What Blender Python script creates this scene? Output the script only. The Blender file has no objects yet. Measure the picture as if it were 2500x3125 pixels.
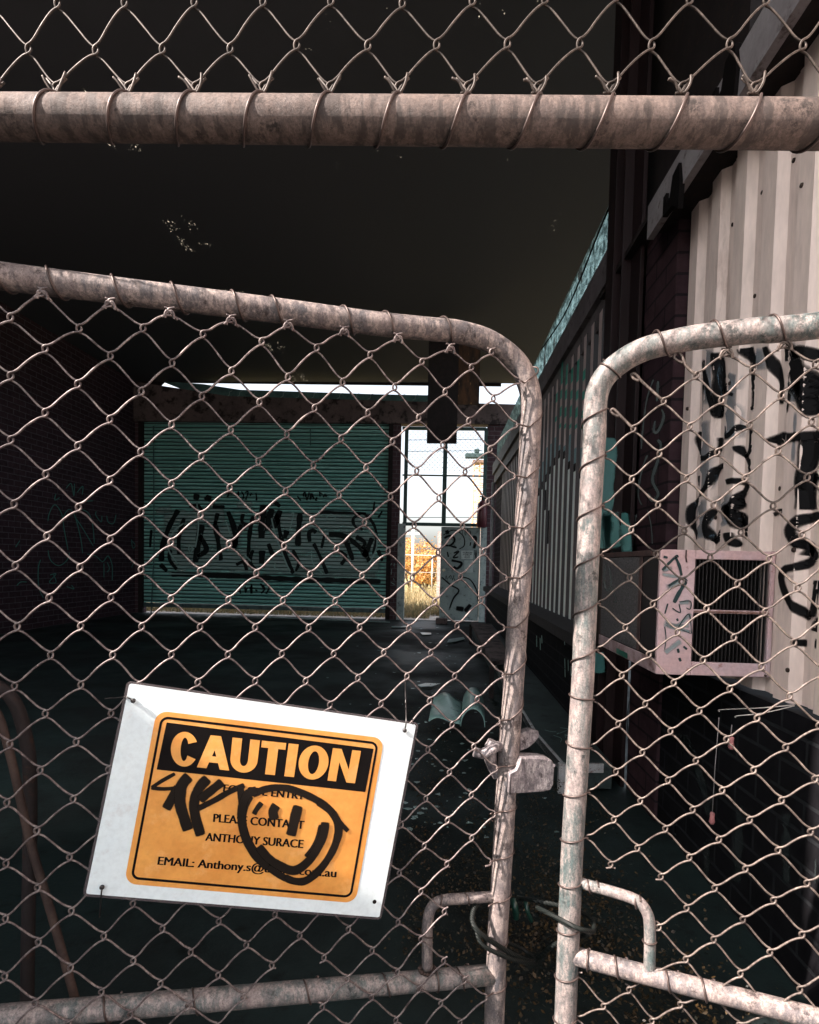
import bpy, bmesh, math, random
from mathutils import Vector, Matrix, noise
import numpy as np
random.seed(7)
rad = math.radians
scene = bpy.context.scene

# ------------------------------------------------------------------ camera
W, H, F = 2500, 3125, 1750.0
CY, CP, CR = rad(3.0), rad(2.5), 0.022
fwd = Vector((-math.sin(CY)*math.cos(CP), math.cos(CY)*math.cos(CP), -math.sin(CP)))
r0 = Vector((math.cos(CY), math.sin(CY), 0)); u0 = r0.cross(fwd)
cr = r0*math.cos(CR) + u0*math.sin(CR); cu = -r0*math.sin(CR) + u0*math.cos(CR)
CAM = Vector((0, 0, 1.15))
PX, PY = 1250.54, 1794.37
cd = bpy.data.cameras.new('camera'); cam = bpy.data.objects.new('camera', cd)
scene.collection.objects.link(cam)
cam.matrix_world = Matrix(((cr.x, cu.x, -fwd.x, CAM.x), (cr.y, cu.y, -fwd.y, CAM.y), (cr.z, cu.z, -fwd.z, CAM.z), (0, 0, 0, 1)))
cd.sensor_fit = 'HORIZONTAL'; cd.sensor_width = 36; cd.lens = 36*F/W
cd.shift_x = (1250-PX)/W; cd.shift_y = (PY-1562.5)/W
cd.clip_start = 0.01; cd.clip_end = 2000
scene.camera = cam

def ray(x, y): return fwd + cr*((x-PX)/F) + cu*((PY-y)/F)
def onplane(x, y, p0, n):
    r = ray(x, y); return CAM + r*((Vector(p0)-CAM).dot(n)/r.dot(n))
def atY(x, y, Y): return onplane(x, y, (0, Y, 0), Vector((0, 1, 0)))
def atX(x, y, X): return onplane(x, y, (X, 0, 0), Vector((1, 0, 0)))
def atZ(x, y, Z): return onplane(x, y, (0, 0, Z), Vector((0, 0, 1)))

# ------------------------------------------------------------------ light
S = Vector((-0.80, -0.42, 0.80)).normalized()
w = bpy.data.worlds.new('World'); scene.world = w; w.use_nodes = True
nt = w.node_tree; bg = nt.nodes['Background']
sky = nt.nodes.new('ShaderNodeTexSky'); sky.sky_type = 'NISHITA'; sky.sun_disc = False
sky.sun_elevation = math.asin(S.z); sky.sun_rotation = math.atan2(S.x, S.y)
sky.air_density = 1.0; sky.dust_density = 4.0; sky.ozone_density = 0.6
hsv = nt.nodes.new('ShaderNodeHueSaturation'); hsv.inputs['Saturation'].default_value = .38; nt.links.new(sky.outputs[0], hsv.inputs['Color'])
nt.links.new(hsv.outputs[0], bg.inputs[0]); bg.inputs[1].default_value = 0.112
sl = bpy.data.lights.new('sun', 'SUN'); sl.energy = 5.0; sl.angle = rad(0.53); sl.color = (1.0, 0.86, 0.78)
so = bpy.data.objects.new('sun', sl); scene.collection.objects.link(so)
so.rotation_euler = S.to_track_quat('Z', 'Y').to_euler(); so.location = (-3, -1, 6)
scene.view_settings.view_transform = 'Standard'; scene.view_settings.look = 'None'
scene.view_settings.exposure = 1.97; scene.view_settings.gamma = 1

# ------------------------------------------------------------------ helpers
def link(o, parent=None):
    scene.collection.objects.link(o)
    if parent is not None: o.parent = parent
    return o
def thing(name, label, cat, loc=(0, 0, 0), group=None):
    o = bpy.data.objects.new(name, None); o.location = loc; o.empty_display_size = 0.05
    link(o); return tag(o, label, cat, group)
def tag(o, label, cat, group=None):
    o['label'] = label; o['category'] = cat
    if group: o['group'] = group
    return o
def wloc(p):
    return Vector(p.location) + (wloc(p.parent) if p.parent else Vector()) if p else Vector()

class MB:
    def __init__(s): s.v = []; s.f = []; s.c = []; s.smooth = []; s.marks = []
    def vert(s, p, c=1.0): s.v.append(tuple(p)); s.c.append(c); return len(s.v)-1
    def face(s, idx, sm=False): s.f.append(tuple(idx)); s.smooth.append(sm)
    def box(s, a, b, M=None):
        s.marks.append((len(s.v), len(s.f))); a, b = Vector(a), Vector(b); n = len(s.v)
        for z in (a.z, b.z):
            for x, y in ((a.x, a.y), (b.x, a.y), (b.x, b.y), (a.x, b.y)):
                p = Vector((x, y, z)); s.vert(M @ p if M else p)
        for q in ((3, 2, 1, 0), (4, 5, 6, 7), (0, 1, 5, 4), (1, 2, 6, 5), (2, 3, 7, 6), (3, 0, 4, 7)): s.face([n+i for i in q])
    def tube(s, pts, r, sides=10, caps=True):
        s.marks.append((len(s.v), len(s.f)))
        pts = [Vector(p) for p in pts]; n0 = len(s.v); N = len(pts)
        t = (pts[1]-pts[0]).normalized()
        up = Vector((0, 0, 1)) if abs(t.z) < .9 else Vector((1, 0, 0))
        a = t.cross(up).normalized()
        for i, p in enumerate(pts):
            t2 = ((pts[min(i+1, N-1)]-pts[max(i-1, 0)])).normalized()
            a = (a - t2*a.dot(t2)).normalized(); b = t2.cross(a)
            rr = r[i] if isinstance(r, (list, tuple)) else r
            for k in range(sides):
                an = 2*math.pi*k/sides; s.vert(p + (a*math.cos(an)+b*math.sin(an))*rr)
        for i in range(N-1):
            for k in range(sides):
                k2 = (k+1) % sides
                s.face((n0+i*sides+k, n0+i*sides+k2, n0+(i+1)*sides+k2, n0+(i+1)*sides+k), True)
        if caps:
            s.face([n0+k for k in range(sides)][::-1]); s.face([n0+(N-1)*sides+k for k in range(sides)])
    def prism(s, poly, off):
        s.marks.append((len(s.v), len(s.f))); off = Vector(off); n = len(s.v); m = len(poly)
        for p in poly: s.vert(Vector(p))
        for p in poly: s.vert(Vector(p)+off)
        s.face(range(n, n+m)); s.face([n+m+i for i in range(m)][::-1])
        for i in range(m):
            j = (i+1) % m; s.face((n+j, n+i, n+m+i, n+m+j))
    def grid(s, fn, nu, nv, sm=True):
        n = len(s.v)
        for j in range(nv+1):
            for i in range(nu+1): s.vert(fn(i/nu, j/nv))
        for j in range(nv):
            for i in range(nu):
                a = n+j*(nu+1)+i; s.face((a, a+1, a+nu+2, a+nu+1), sm)
    def build_each(s, name, mat, parent):
        """every tube collected here becomes a part of its own"""
        mk = s.marks+[(len(s.v), len(s.f))]
        for (v0, f0), (v1, f1) in zip(mk, mk[1:]):
            m = MB(); m.v = s.v[v0:v1]; m.c = s.c[v0:v1]; m.f = [tuple(i-v0 for i in f) for f in s.f[f0:f1]]; m.smooth = s.smooth[f0:f1]; m.build(name, mat, parent)
    def build(s, name, mat, parent=None, bevel=0, kind=None):
        o0 = wloc(parent); me = bpy.data.meshes.new(name)
        me.from_pydata([(x-o0.x, y-o0.y, z-o0.z) for x, y, z in s.v], [], s.f)
        me.polygons.foreach_set('use_smooth', s.smooth)
        at = me.attributes.new('cov', 'FLOAT', 'POINT'); at.data.foreach_set('value', s.c)
        if mat: me.materials.append(mat)
        me.update(); o = bpy.data.objects.new(name, me); link(o, parent)
        if bevel:
            b = o.modifiers.new('bevel', 'BEVEL'); b.width = bevel; b.segments = 2; b.limit_method = 'ANGLE'
        if kind: o['kind'] = kind
        return o
def crom(P, n=4):
    P = [Vector(p) for p in P]; out = []
    for i in range(len(P)-1):
        a, b, c, d = P[max(i-1, 0)], P[i], P[i+1], P[min(i+2, len(P)-1)]
        for k in range(n):
            t = k/n; out.append(0.5*((2*b)+(c-a)*t+(2*a-5*b+4*c-d)*t*t+(3*b-a-3*c+d)*t*t*t))
    out.append(P[-1]); return out

def chaik(P):
    out = [P[0]]
    for a, b in zip(P, P[1:]): out += [a*.75+b*.25, a*.25+b*.75]
    out.append(P[-1]); return out

# ------------------------------------------------------------------ materials
def newmat(name):
    m = bpy.data.materials.new(name); m.use_nodes = True; m.node_tree.nodes.clear()
    T = m.node_tree; N = T.nodes
    out = N.new('ShaderNodeOutputMaterial'); b = N.new('ShaderNodeBsdfPrincipled')
    T.links.new(b.outputs[0], out.inputs[0]); return m, T, b, out
def nd(T, typ, **kw):
    n = T.nodes.new(typ)
    for k, v in kw.items():
        if isinstance(k, str) and k.startswith('i_'):
            n.inputs[k[2:].replace('_', ' ')].default_value = v
        else: setattr(n, k, v)
    return n
def coords(T, scale=(1, 1, 1)):
    g = T.nodes.new('ShaderNodeTexCoord'); m = T.nodes.new('ShaderNodeMapping'); m.inputs['Scale'].default_value = scale
    T.links.new(g.outputs['Object'], m.inputs['Vector']); return m.outputs[0]
def nz(T, co, scale, detail=6, rough=.6):
    n = nd(T, 'ShaderNodeTexNoise'); n.inputs['Scale'].default_value = scale; n.inputs['Detail'].default_value = detail
    n.inputs['Roughness'].default_value = rough; T.links.new(co, n.inputs['Vector']); return n.outputs[0]
def ramp(T, fac, stops):
    r = nd(T, 'ShaderNodeValToRGB'); e = r.color_ramp.elements
    while len(e) > 1: e.remove(e[-1])
    for i, (p, c) in enumerate(stops):
        x = e[0] if i == 0 else e.new(p)
        x.position = p; c = c if isinstance(c, tuple) else (c, c, c); x.color = (*c, 1)
    T.links.new(fac, r.inputs[0]); return r.outputs[0]
def mix(T, f, a, b, mode='MIX'):
    m = nd(T, 'ShaderNodeMix', data_type='RGBA', blend_type=mode)
    if isinstance(f, (int, float)): m.inputs[0].default_value = f
    else: T.links.new(f, m.inputs[0])
    for k, x in ((6, a), (7, b)):
        if isinstance(x, tuple): m.inputs[k].default_value = (*x, 1)
        else: T.links.new(x, m.inputs[k])
    return m.outputs[2]
def math_(T, op, a, b=0.0):
    m = nd(T, 'ShaderNodeMath', operation=op)
    for k, x in ((0, a), (1, b)):
        if isinstance(x, (int, float)): m.inputs[k].default_value = x
        else: T.links.new(x, m.inputs[k])
    return m.outputs[0]
def bump(T, b, h, strength=.3, dist=.002):
    n = nd(T, 'ShaderNodeBump'); n.inputs['Strength'].default_value = strength; n.inputs['Distance'].default_value = dist
    T.links.new(h, n.inputs['Height']); T.links.new(n.outputs[0], b.inputs['Normal'])
def surf(name, c1, c2, s1=8, stain=None, s2=25, rough=.6, metal=0, stretch=(1, 1, 1), bs=.3, bd=.001, lo=.42, hi=.62, slo=.56, shi=.66, spec=.25):
    m, T, b, out = newmat(name); co = coords(T, stretch)
    n1 = nz(T, co, s1); col = mix(T, ramp(T, n1, [(lo, 0.0), (hi, 1.0)]), c1, c2)
    n2 = nz(T, co, s2, 8, .7)
    if stain: col = mix(T, ramp(T, n2, [(slo, 0.0), (shi, 1.0)]), col, stain)
    n3 = nz(T, co, s2*5, 3, .7); col = mix(T, .35, col, ramp(T, n3, [(.3, .35), (.7, 1.0)]), 'MULTIPLY')
    T.links.new(col, b.inputs['Base Color']); b.inputs['Roughness'].default_value = rough; b.inputs['Metallic'].default_value = metal
    b.inputs['Specular IOR Level'].default_value = spec
    bump(T, b, n3, bs, bd); return m
def flat(name, c, rough=.6, metal=0, spec=.5):
    m, T, b, out = newmat(name); co = coords(T); n = nz(T, co, 30, 4)
    T.links.new(mix(T, ramp(T, n, [(.3, 0.0), (.7, 1.0)]), tuple(x*.8 for x in c), tuple(min(1, x*1.15) for x in c)), b.inputs['Base Color'])
    b.inputs['Roughness'].default_value = rough; b.inputs['Metallic'].default_value = metal; b.inputs['Specular IOR Level'].default_value = spec
    return m
def bricks(name, axes, c1, c2, mortar, sc=1.0, rough=.8, bw=.24, bh=.086, msz=.012):
    m, T, b, out = newmat(name); g = T.nodes.new('ShaderNodeTexCoord'); s = T.nodes.new('ShaderNodeSeparateXYZ'); c = T.nodes.new('ShaderNodeCombineXYZ')
    T.links.new(g.outputs['Object'], s.inputs[0]); T.links.new(s.outputs[axes[0]], c.inputs[0]); T.links.new(s.outputs[axes[1]], c.inputs[1])
    br = nd(T, 'ShaderNodeTexBrick'); T.links.new(c.outputs[0], br.inputs['Vector'])
    br.inputs['Scale'].default_value = 1; br.inputs['Brick Width'].default_value = bw*sc; br.inputs['Row Height'].default_value = bh*sc
    br.inputs['Mortar Size'].default_value = msz*sc*.5; br.inputs['Color1'].default_value = (*c1, 1); br.inputs['Color2'].default_value = (*c2, 1); br.inputs['Mortar'].default_value = (*mortar, 1)
    n = nz(T, g.outputs['Object'], 14, 6, .7)
    col = mix(T, .6, br.outputs[0], ramp(T, n, [(.3, .35), (.65, 1.1)]), 'MULTIPLY')
    T.links.new(col, b.inputs['Base Color']); b.inputs['Roughness'].default_value = rough
    b.inputs['Specular IOR Level'].default_value = .08; inv = math_(T, 'SUBTRACT', 1.0, br.outputs['Fac']); bump(T, b, inv, .8, .006); return m
def paint(name, col, rough=.5, soft=.5, alpha=1.0, slat=None):
    """sprayed or brushed paint: coverage attribute with ragged edge"""
    m, T, b, out = newmat(name); co = coords(T)
    a = nd(T, 'ShaderNodeAttribute', attribute_name='cov')
    n = nz(T, co, 90, 6, .8); f = math_(T, 'ADD', a.outputs['Fac'], math_(T, 'MULTIPLY', math_(T, 'SUBTRACT', n, .5), .5))
    f = ramp(T, f, [(.5-soft*.5, 0.0), (.5+soft*.5, alpha)])
    if slat:
        sz = nd(T, 'ShaderNodeSeparateXYZ'); T.links.new(co, sz.inputs[0])
        w_ = math_(T, 'FRACT', math_(T, 'MULTIPLY', sz.outputs[2], 1/slat)); f = math_(T, 'MULTIPLY', f, math_(T, 'GREATER_THAN', math_(T, 'ABSOLUTE', math_(T, 'SUBTRACT', w_, .5)), .17))
    T.links.new(mix(T, nz(T, co, 20), tuple(x*.7 for x in col), col), b.inputs['Base Color']); b.inputs['Roughness'].default_value = rough; b.inputs['Specular IOR Level'].default_value = .15
    tr = nd(T, 'ShaderNodeBsdfTransparent'); ms = nd(T, 'ShaderNodeMixShader')
    T.links.new(f, ms.inputs[0]); T.links.new(tr.outputs[0], ms.inputs[1]); T.links.new(b.outputs[0], ms.inputs[2]); T.links.new(ms.outputs[0], out.inputs[0])
    return m
def galv(name, c1, c2, c3, stain, metal=.15, rough=.55, bs=.5, big=14):
    """weathered galvanised pipe: mottled zinc, chalk, rust runs"""
    m, T, b, out = newmat(name); co = coords(T); cs = coords(T, (1, 1, .35))
    a = nz(T, co, big, 8, .7); b2 = nz(T, cs, 95, 8, .8); c = nz(T, co, 300, 5, .85); d = nz(T, co, 30, 10, .75); e_ = nz(T, coords(T, (1, 1, .12)), 60, 6, .7)
    col = mix(T, ramp(T, a, [(.36, 0.0), (.66, 1.0)]), c1, c2)
    col = mix(T, ramp(T, b2, [(.47, 0.0), (.57, .9)]), col, c3)
    col = mix(T, ramp(T, e_, [(.50, 0.0), (.64, .75)]), col, c2)
    col = mix(T, ramp(T, d, [(.56, 0.0), (.63, .85)]), col, stain)
    col = mix(T, .6, col, ramp(T, c, [(.36, .28), (.58, 1.25)]), 'MULTIPLY')
    T.links.new(col, b.inputs['Base Color']); b.inputs['Metallic'].default_value = metal
    T.links.new(ramp(T, d, [(.4, rough), (.7, min(1, rough+.3))]), b.inputs['Roughness'])
    bump(T, b, math_(T, 'ADD', c, math_(T, 'MULTIPLY', d, 1.5)), bs, .0008); return m

M = {}
M['pipe'] = galv('weathered_pipe', (.18, .145, .138), (.065, .065, .072), (.30, .25, .228), (.025, .018, .017))
M['pipe2'] = galv('weathered_pipe_green', (.19, .155, .15), (.055, .085, .085), (.29, .245, .23), (.02, .028, .028))
M['rail'] = galv('weathered_rail', (.105, .076, .064), (.058, .043, .039), (.125, .093, .08), (.010, .0075, .0065), metal=.05, rough=.7, bs=.9, big=20)
M['wire'] = galv('rusty_wire', (.075, .053, .053), (.12, .10, .10), (.23, .195, .183), (.025, .015, .014), metal=.35, rough=.4, bs=.3, big=60)
M['wire_warm'] = galv('brown_wire', (.055, .042, .036), (.085, .067, .059), (.16, .13, .112), (.018, .011, .010), metal=.3, rough=.45, bs=.3, big=30)
M['wire_dark'] = galv('dark_wire', (.024, .018, .014), (.04, .03, .024), (.075, .058, .048), (.010, .007, .006), metal=.3, rough=.45, bs=.3, big=30)
M['tie'] = flat('dark_tie_wire', (.075, .055, .05), .45, .5)
M['cast'] = galv('cast_zinc', (.24, .21, .22), (.08, .075, .085), (.38, .35, .35), (.03, .022, .025), metal=.4, rough=.42, bs=.5, big=90)
M['steel_dark'] = surf('dark_steel', (.022, .017, .017), (.015, .012, .012), 10, (.04, .022, .016), 30, .8)
M['rust'] = surf('rust_brown', (.06, .04, .033), (.035, .023, .02), 20, (.03, .02, .02), 40, .8)

# ------------------------------------------------------------------ gate planes and wire lattices (positions measured on the gates)
def plane_frame(p0, phi):
    e = Vector((math.cos(phi), math.sin(phi), 0)); n = Vector((-math.sin(phi), math.cos(phi), 0)); return Vector(p0), e, n
GL = plane_frame((-.3, .85, 1.15), rad(18)); GR = plane_frame((.4, .9, 1.15), rad(-19)); GT = plane_frame((0, .66, 1.7), 0)
def pl(G, x, y, off=0):
    p = onplane(x, y, G[0]+G[2]*off, G[2]); return p
PL = {}; PR = {}; PT = {}
for r, row in enumerate((((190,90),(465,120),(725,150),(975,185),(1213,210),(1443,230),(1663,250)),
 ((45,205),(328,240),(595,270),(850,290),(1093,315),(1325,340),(1550,360)),
 ((190,360),(463,388),(723,410),(972,432),(1208,450),(1437,468),(1653,480)),
 ((45,475),(328,500),(593,525),(848,545),(1088,565),(1320,580),(1543,590)),
 ((193,620),(463,645),(722,660),(968,675),(1203,690),(1428,705),(1645,712)),
 ((60,745),(331,758),(595,778),(845,790),(1085,800),(1315,810),(1535,820)),
 ((198,880),(465,893),(720,905),(965,912),(1197,920),(1418,930),(1635,940)),
 ((65,1005),(337,1012),(595,1020),(843,1027),(1080,1035),(1306,1040),(1525,1045)),
 ((207,1140),(468,1138),(720,1143),(962,1147),(1192,1150),(1412,1152),(1625,1155)),
 ((72,1260),(340,1258),(597,1260),(843,1262),(1075,1263),(1300,1265),(1515,1263)),
 ((213,1380),(475,1380),(722,1378),(960,1378),(1188,1374),(1406,1374),(1617,1368)))):
    for c, (x, y) in enumerate(row): PL[(2*c+(1 if r % 2 == 0 else 0), r)] = (x*.7246, 1000+y*.7246)
for k, (x, y) in (((14,11),(130,195)),((16,11),(578,195)),((15,12),(342,425)),((17,12),(790,410)),((16,13),(555,650)),((18,13),(990,620)),((15,14),(325,885)),((17,14),(758,857)),((16,15),(530,1097)),
 ((15,16),(305,1345)),((17,16),(735,1312)),((16,17),(510,1548)),((14,17),(75,1590)),((15,18),(290,1790)),((17,18),(738,1715)),((16,19),(505,1960)),((18,19),(905,1945)),((14,19),(57,2045))): PL[k] = (1200+x/3.08, 2000+y/3.08)
for k, (x, y) in (((15,20),(265,375)),((17,20),(675,300)),((14,21),(45,670)),((15,22),(265,830)),((14,23),(40,1150)),((15,24),(250,1305)),((16,25),(455,1445)),((14,25),(25,1610)),((17,26),(640,1630))): PL[k] = (1200+x/3.136, 2600+y/3.136)
PL.update({(18,1):(1574,1296),(18,3):(1567,1453),(18,5):(1551,1609),(18,7):(1542,1764),(18,9):(1534,1916),(18,11):(1531,2060),(18,15):(1513,2345),(18,17):(1507,2484),
 (15,0):(1359,1196),(17,0):(1506,1215),(17,2):(1496,1371),(18,-1):(1584,1163),(16,-1):(1439,1121),(14,-1):(1288,1104),(12,-1):(1130,1083),(10,-1):(967,1062),(8,-1):(799,1043),(6,-1):(620,1020),(4,-1):(437,1002),
 (17,-2):(1500,1075),(15,-2):(1375,1062),(13,-2):(1215,1030),(11,-2):(1051,1010),(9,-2):(880,990),(7,-2):(706,975),(5,-2):(518,953),(3,-2):(337,925),(1,-2):(130,893)})
q = .4348
def addr(r, i0, pts, y0):
    for n, (x, y) in enumerate(pts): PR[(i0+2*n, r)] = (1750+x*q, y0+y*q)
for a in ((1,3,((865,450),(1258,410),(1700,370)),950),(2,2,((635,632),(1040,625),(1460,590)),950),(3,1,((422,825),(817,810),(1237,800),(1672,775)),950),
 (4,0,((232,1010),(605,1000),(1010,990),(1437,980)),950),(5,1,((410,1180),(797,1175),(1205,1172),(1640,1165)),950),(6,0,((220,1365),(595,1360),(985,1360),(1403,1365)),950),
 (7,1,((407,1535),(780,1540),(1177,1550),(1605,1570)),950),(8,0,((210,100),(578,95),(962,118),(1375,128)),1650),(9,1,((393,262),(760,285),(1152,303),(1577,330)),1650),
 (10,0,((190,440),(557,445),(935,478),(1347,500)),1650),(11,1,((365,612),(732,642),(1127,680),(1547,715)),1650),(12,0,((178,765),(530,800),(910,838),(1320,885)),1650),
 (13,1,((340,947),(705,997),(1098,1040),(1517,1090)),1650),(14,0,((145,1110),(505,1147),(885,1195),(1290,1245)),1650),(15,1,((315,1287),(682,1337),(1075,1395),(1490,1450)),1650),
 (16,0,((130,1450),(485,1487),(860,1545),(1265,1610)),1650),(17,1,((300,-45),(665,15),(1045,85),(1462,155)),2375),(18,0,((118,97),(470,160),(838,220),(1238,292),(1665,375)),2375),
 (19,1,((285,290),(645,355),(1022,430),(1437,505)),2375),(20,0,((105,415),(450,490),(815,555),(1208,635),(1640,735)),2375),(21,1,((262,605),(615,690),(992,770),(1405,855)),2375),
 (22,2,((440,770),(795,910),(1190,990),(1605,1095)),2375),(23,3,((600,1045),(985,1130),(1380,1220)),2375),(24,4,((790,1270),(1173,1370),(1590,1480)),2375),(25,5,((970,1515),(1385,1645)),2375)): addr(*a)
PR.update({(4,0):(2217,1075),(6,0):(2395,1050),(2,0):(2072,1092),(1,1):(1938,1148),(0,2):(1872,1258)})
for n, (x, y) in enumerate(((87,152),(292,156),(496,152),(703,151),(906,139),(1123,141),(1333,138),(1549,134),(1770,134),(1989,138),(2227,134),(2451,138))): PT[(2*n, 1)] = (x, y)
for n, x in enumerate((170,390,595,800,1005,1215,1425,1640,1860,2080,2300)): PT[(2*n+1, 0)] = (x, 268)
for n, x in enumerate((175,380,593,803,1010)): PT[(2*n+1, 2)] = (x, 12-2*n)

class Lattice:
    def __init__(s, G, pts):
        s.G = G; s.m = {}
        for k, (x, y) in pts.items():
            d = pl(G, x, y)-G[0]; s.m[k] = (d.dot(G[1]), d.z)
        A = np.array([[1, i, j] for i, j in s.m], float); B = np.array(list(s.m.values()))
        s.co = np.linalg.lstsq(A, B, rcond=None)[0]
    def base(s, i, j): return s.co[0]+s.co[1]*i+s.co[2]*j
    def node(s, i, j):
        if (i, j) in s.m: return s.m[(i, j)]
        b = s.base(i, j); du = dv = ww = 0
        for (a, c), (u, v) in s.m.items():
            d2 = (a-i)**2+(c-j)**2
            if d2 < 30:
                g = math.exp(-d2/6); p = s.base(a, c); du += g*(u-p[0]); dv += g*(v-p[1]); ww += g
        k = ww/(ww+.5)/max(ww, 1e-6) if ww > 0 else 0
        h = noise.noise_vector(Vector((i*.35, j*.35, 3.1+s.co[0][0])))
        return b[0]+du*k+h.x*.006, b[1]+dv*k+h.y*.006
    def P(s, u, v, d=0): return s.G[0]+s.G[1]*u+Vector((0, 0, v))+s.G[2]*d
def chainlink(lat, k0, k1, j0, j1, r=.0015, skip=lambda i, j: False, par=1):
    mb = MB()
    for k in range(k0, k1+1):
        run = []
        def flush():
            if len(run) > 3: mb.tube(chaik(chaik(run)), r, 8)
            run.clear()
        seq = []
        for j in range(j0, j1+1):
            left = ((k+j) % 2 == par); i = k if left else k+1
            seq.append((i, j, left))
        for n, (i, j, left) in enumerate(seq):
            if skip(i, j): flush(); continue
            u, v = lat.node(i, j); sg = -1 if left else 1
            pu, pv = lat.node(*seq[n-1][:2]) if n else (u-sg*.04, v+.04)
            nu, nv = lat.node(*seq[n+1][:2]) if n < len(seq)-1 else (u-sg*.04, v-.04)
            a = Vector((pu-u, pv-v)).normalized(); b = Vector((nu-u, nv-v)).normalized()
            dz = r*1.15
            # left bends come in along the front '/' strand and leave along the rear one; right bends the other way round
            fi = -dz if left else dz
            run.append(lat.P(u+a.x*.0095, v+a.y*.0095, fi)); run.append(lat.P(u+sg*.0030, v+.0042, fi*.8))
            run.append(lat.P(u+sg*.0030, v-.0042, -fi*.8)); run.append(lat.P(u+b.x*.0095, v+b.y*.0095, -fi))
            if n < len(seq)-1 and not skip(*seq[n+1][:2]):
                h = noise.noise_vector(Vector((i*1.7, j*1.3, 9)))*.0012
                bw = 0 if left else .0012
                run.append(lat.P((u+nu)/2-bw*.7+h.x, (v+nv)/2+bw+h.y, -fi))
        flush()
    return mb
def loop(mb, c, axis, R, slant, r=.0014, turns=1.15, up=Vector((0, 0, 1)), start=0.0, n=26, back=Vector((0, 1, 0))):
    """lashing wire wound round a tube; slant = travel along the axis per half turn"""
    axis = axis.normalized(); a = (back-axis*back.dot(axis)).normalized(); b = axis.cross(a)
    if b.z < 0 or (abs(b.z) < .3 and b.x < 0): b = -b
    pts = []
    for k in range(n+1):
        t = start+2*math.pi*turns*k/n
        s = math.sin(t)
        pts.append(c + (b*math.cos(t)-a*math.sin(t))*(R+r) + axis*slant*(t/math.pi-.5))
    mb.tube(pts, r, 7)
GLm = (GL[0]-GL[2]*.021, GL[1], GL[2])
LL, LR, LT = Lattice(GLm, PL), Lattice(GR, PR), Lattice(GT, PT)

# ------------------------------------------------------------------ left gate
gl = thing('chain_link_gate', 'left leaf of the chain link gate, holding the yellow sign and the cast latch', 'gate', (-.3, .85, 0), 'gate leaves')
RT = .0178
lc = [pl(GL, *p) for p in ((0,842),(300,880),(600,917),(900,955),(1150,988),(1300,1003),(1400,1013),(1496,1043),(1576,1104),(1612,1174),(1622,1239),(1618,1326),(1612,1450),(1599,1652),(1581,1870),(1572,2014),(1562,2172),(1546,2390),(1534,2607),(1525,2752),(1516,2897),(1509,3114))]
e = GL[1]; far = lc[0]-e*.35; bot = .07
lend = lc[-1].copy(); lend.z = bot+.04
bl = Vector((far.x, far.y, bot))
path = crom([far]+lc+[lend], 5)+crom([lend, lend-e*.02-Vector((0,0,.03)), Vector((lend.x, lend.y, bot))-e*.07], 5)[1:]
mb = MB(); mb.tube(path, RT, 24); mb.tube([Vector((lend.x, lend.y, bot))-e*.07, bl], RT, 16); mb.tube([bl-Vector((0,0,.05)), far+Vector((0,0,.02))], RT, 16)
mb.build('frame', M['pipe'], gl)
mb = MB(); a = pl(GL, 1500, 2974); b_ = pl(GL, 0, 3105)-e*.34
mb.tube([a, pl(GL, 1380, 2986), pl(GL, 700, 3046), pl(GL, 0, 3105), b_], .0165, 20); mb.build('middle_rail', M['pipe2'], gl)
mb = MB(); mb.tube(crom([pl(GL, 1515, 2736), pl(GL, 1420, 2742), pl(GL, 1352, 2748), pl(GL, 1318, 2768), pl(GL, 1306, 2810), pl(GL, 1304, 2860), pl(GL, 1304, 2955)], 6), .0092, 16)
mb.build('handle_loop', M['pipe'], gl)
wm = chainlink(LL, -10, 17, -2, 31, skip=lambda i, j: (i, j) in ((17,20),(18,21),(18,23),(17,22),(10,23),(9,24)) or (j < -1 and i < -8))
wm.build('wire_mesh', M['wire'], gl)
mb = MB()
for i in range(-7, 16, 2):   # lashing along the top rail, over the hooked wire ends
    u, v = LL.node(i, -2); p = LL.P(u, v)
    # nearest centre on the rail
    c = min((x for x in path[:60*5] if x.z > 1.4), key=lambda x: abs((x-p).dot(e)+.004))
    loop(mb, c, e, RT, .019, start=-.5, turns=1.0, r=.0017)
for j in range(-1, 31, 2):
    u, v = LL.node(18, j)
    p = LL.P(u, v)
    c = min(path, key=lambda x: abs(x.z-p.z-.01) if (x-GL[0]).dot(e) > .36 else 9)
    side = e.copy()
    fr = -GL[2]; R2 = RT+.0013; pts = [p+side*.001+Vector((0,0,-.002)), p+side*.004+Vector((0,0,.001))]
    rise = .034 if j < 15 else (.004 if j in (15, 17) else .010)
    for k in range(10):
        t = math.pi*(.30+.73*k/9)
        pts.append(Vector((c.x, c.y, p.z)) - side*math.cos(t)*R2 + fr*math.sin(t)*R2 + Vector((0, 0, rise*(k/9))))
    t0 = pts[-1]; pts.append(t0+GL[2]*.012-side*.01+Vector((0,0,.004)))
    mb.tube(crom(pts, 3), .0014, 7)
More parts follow.
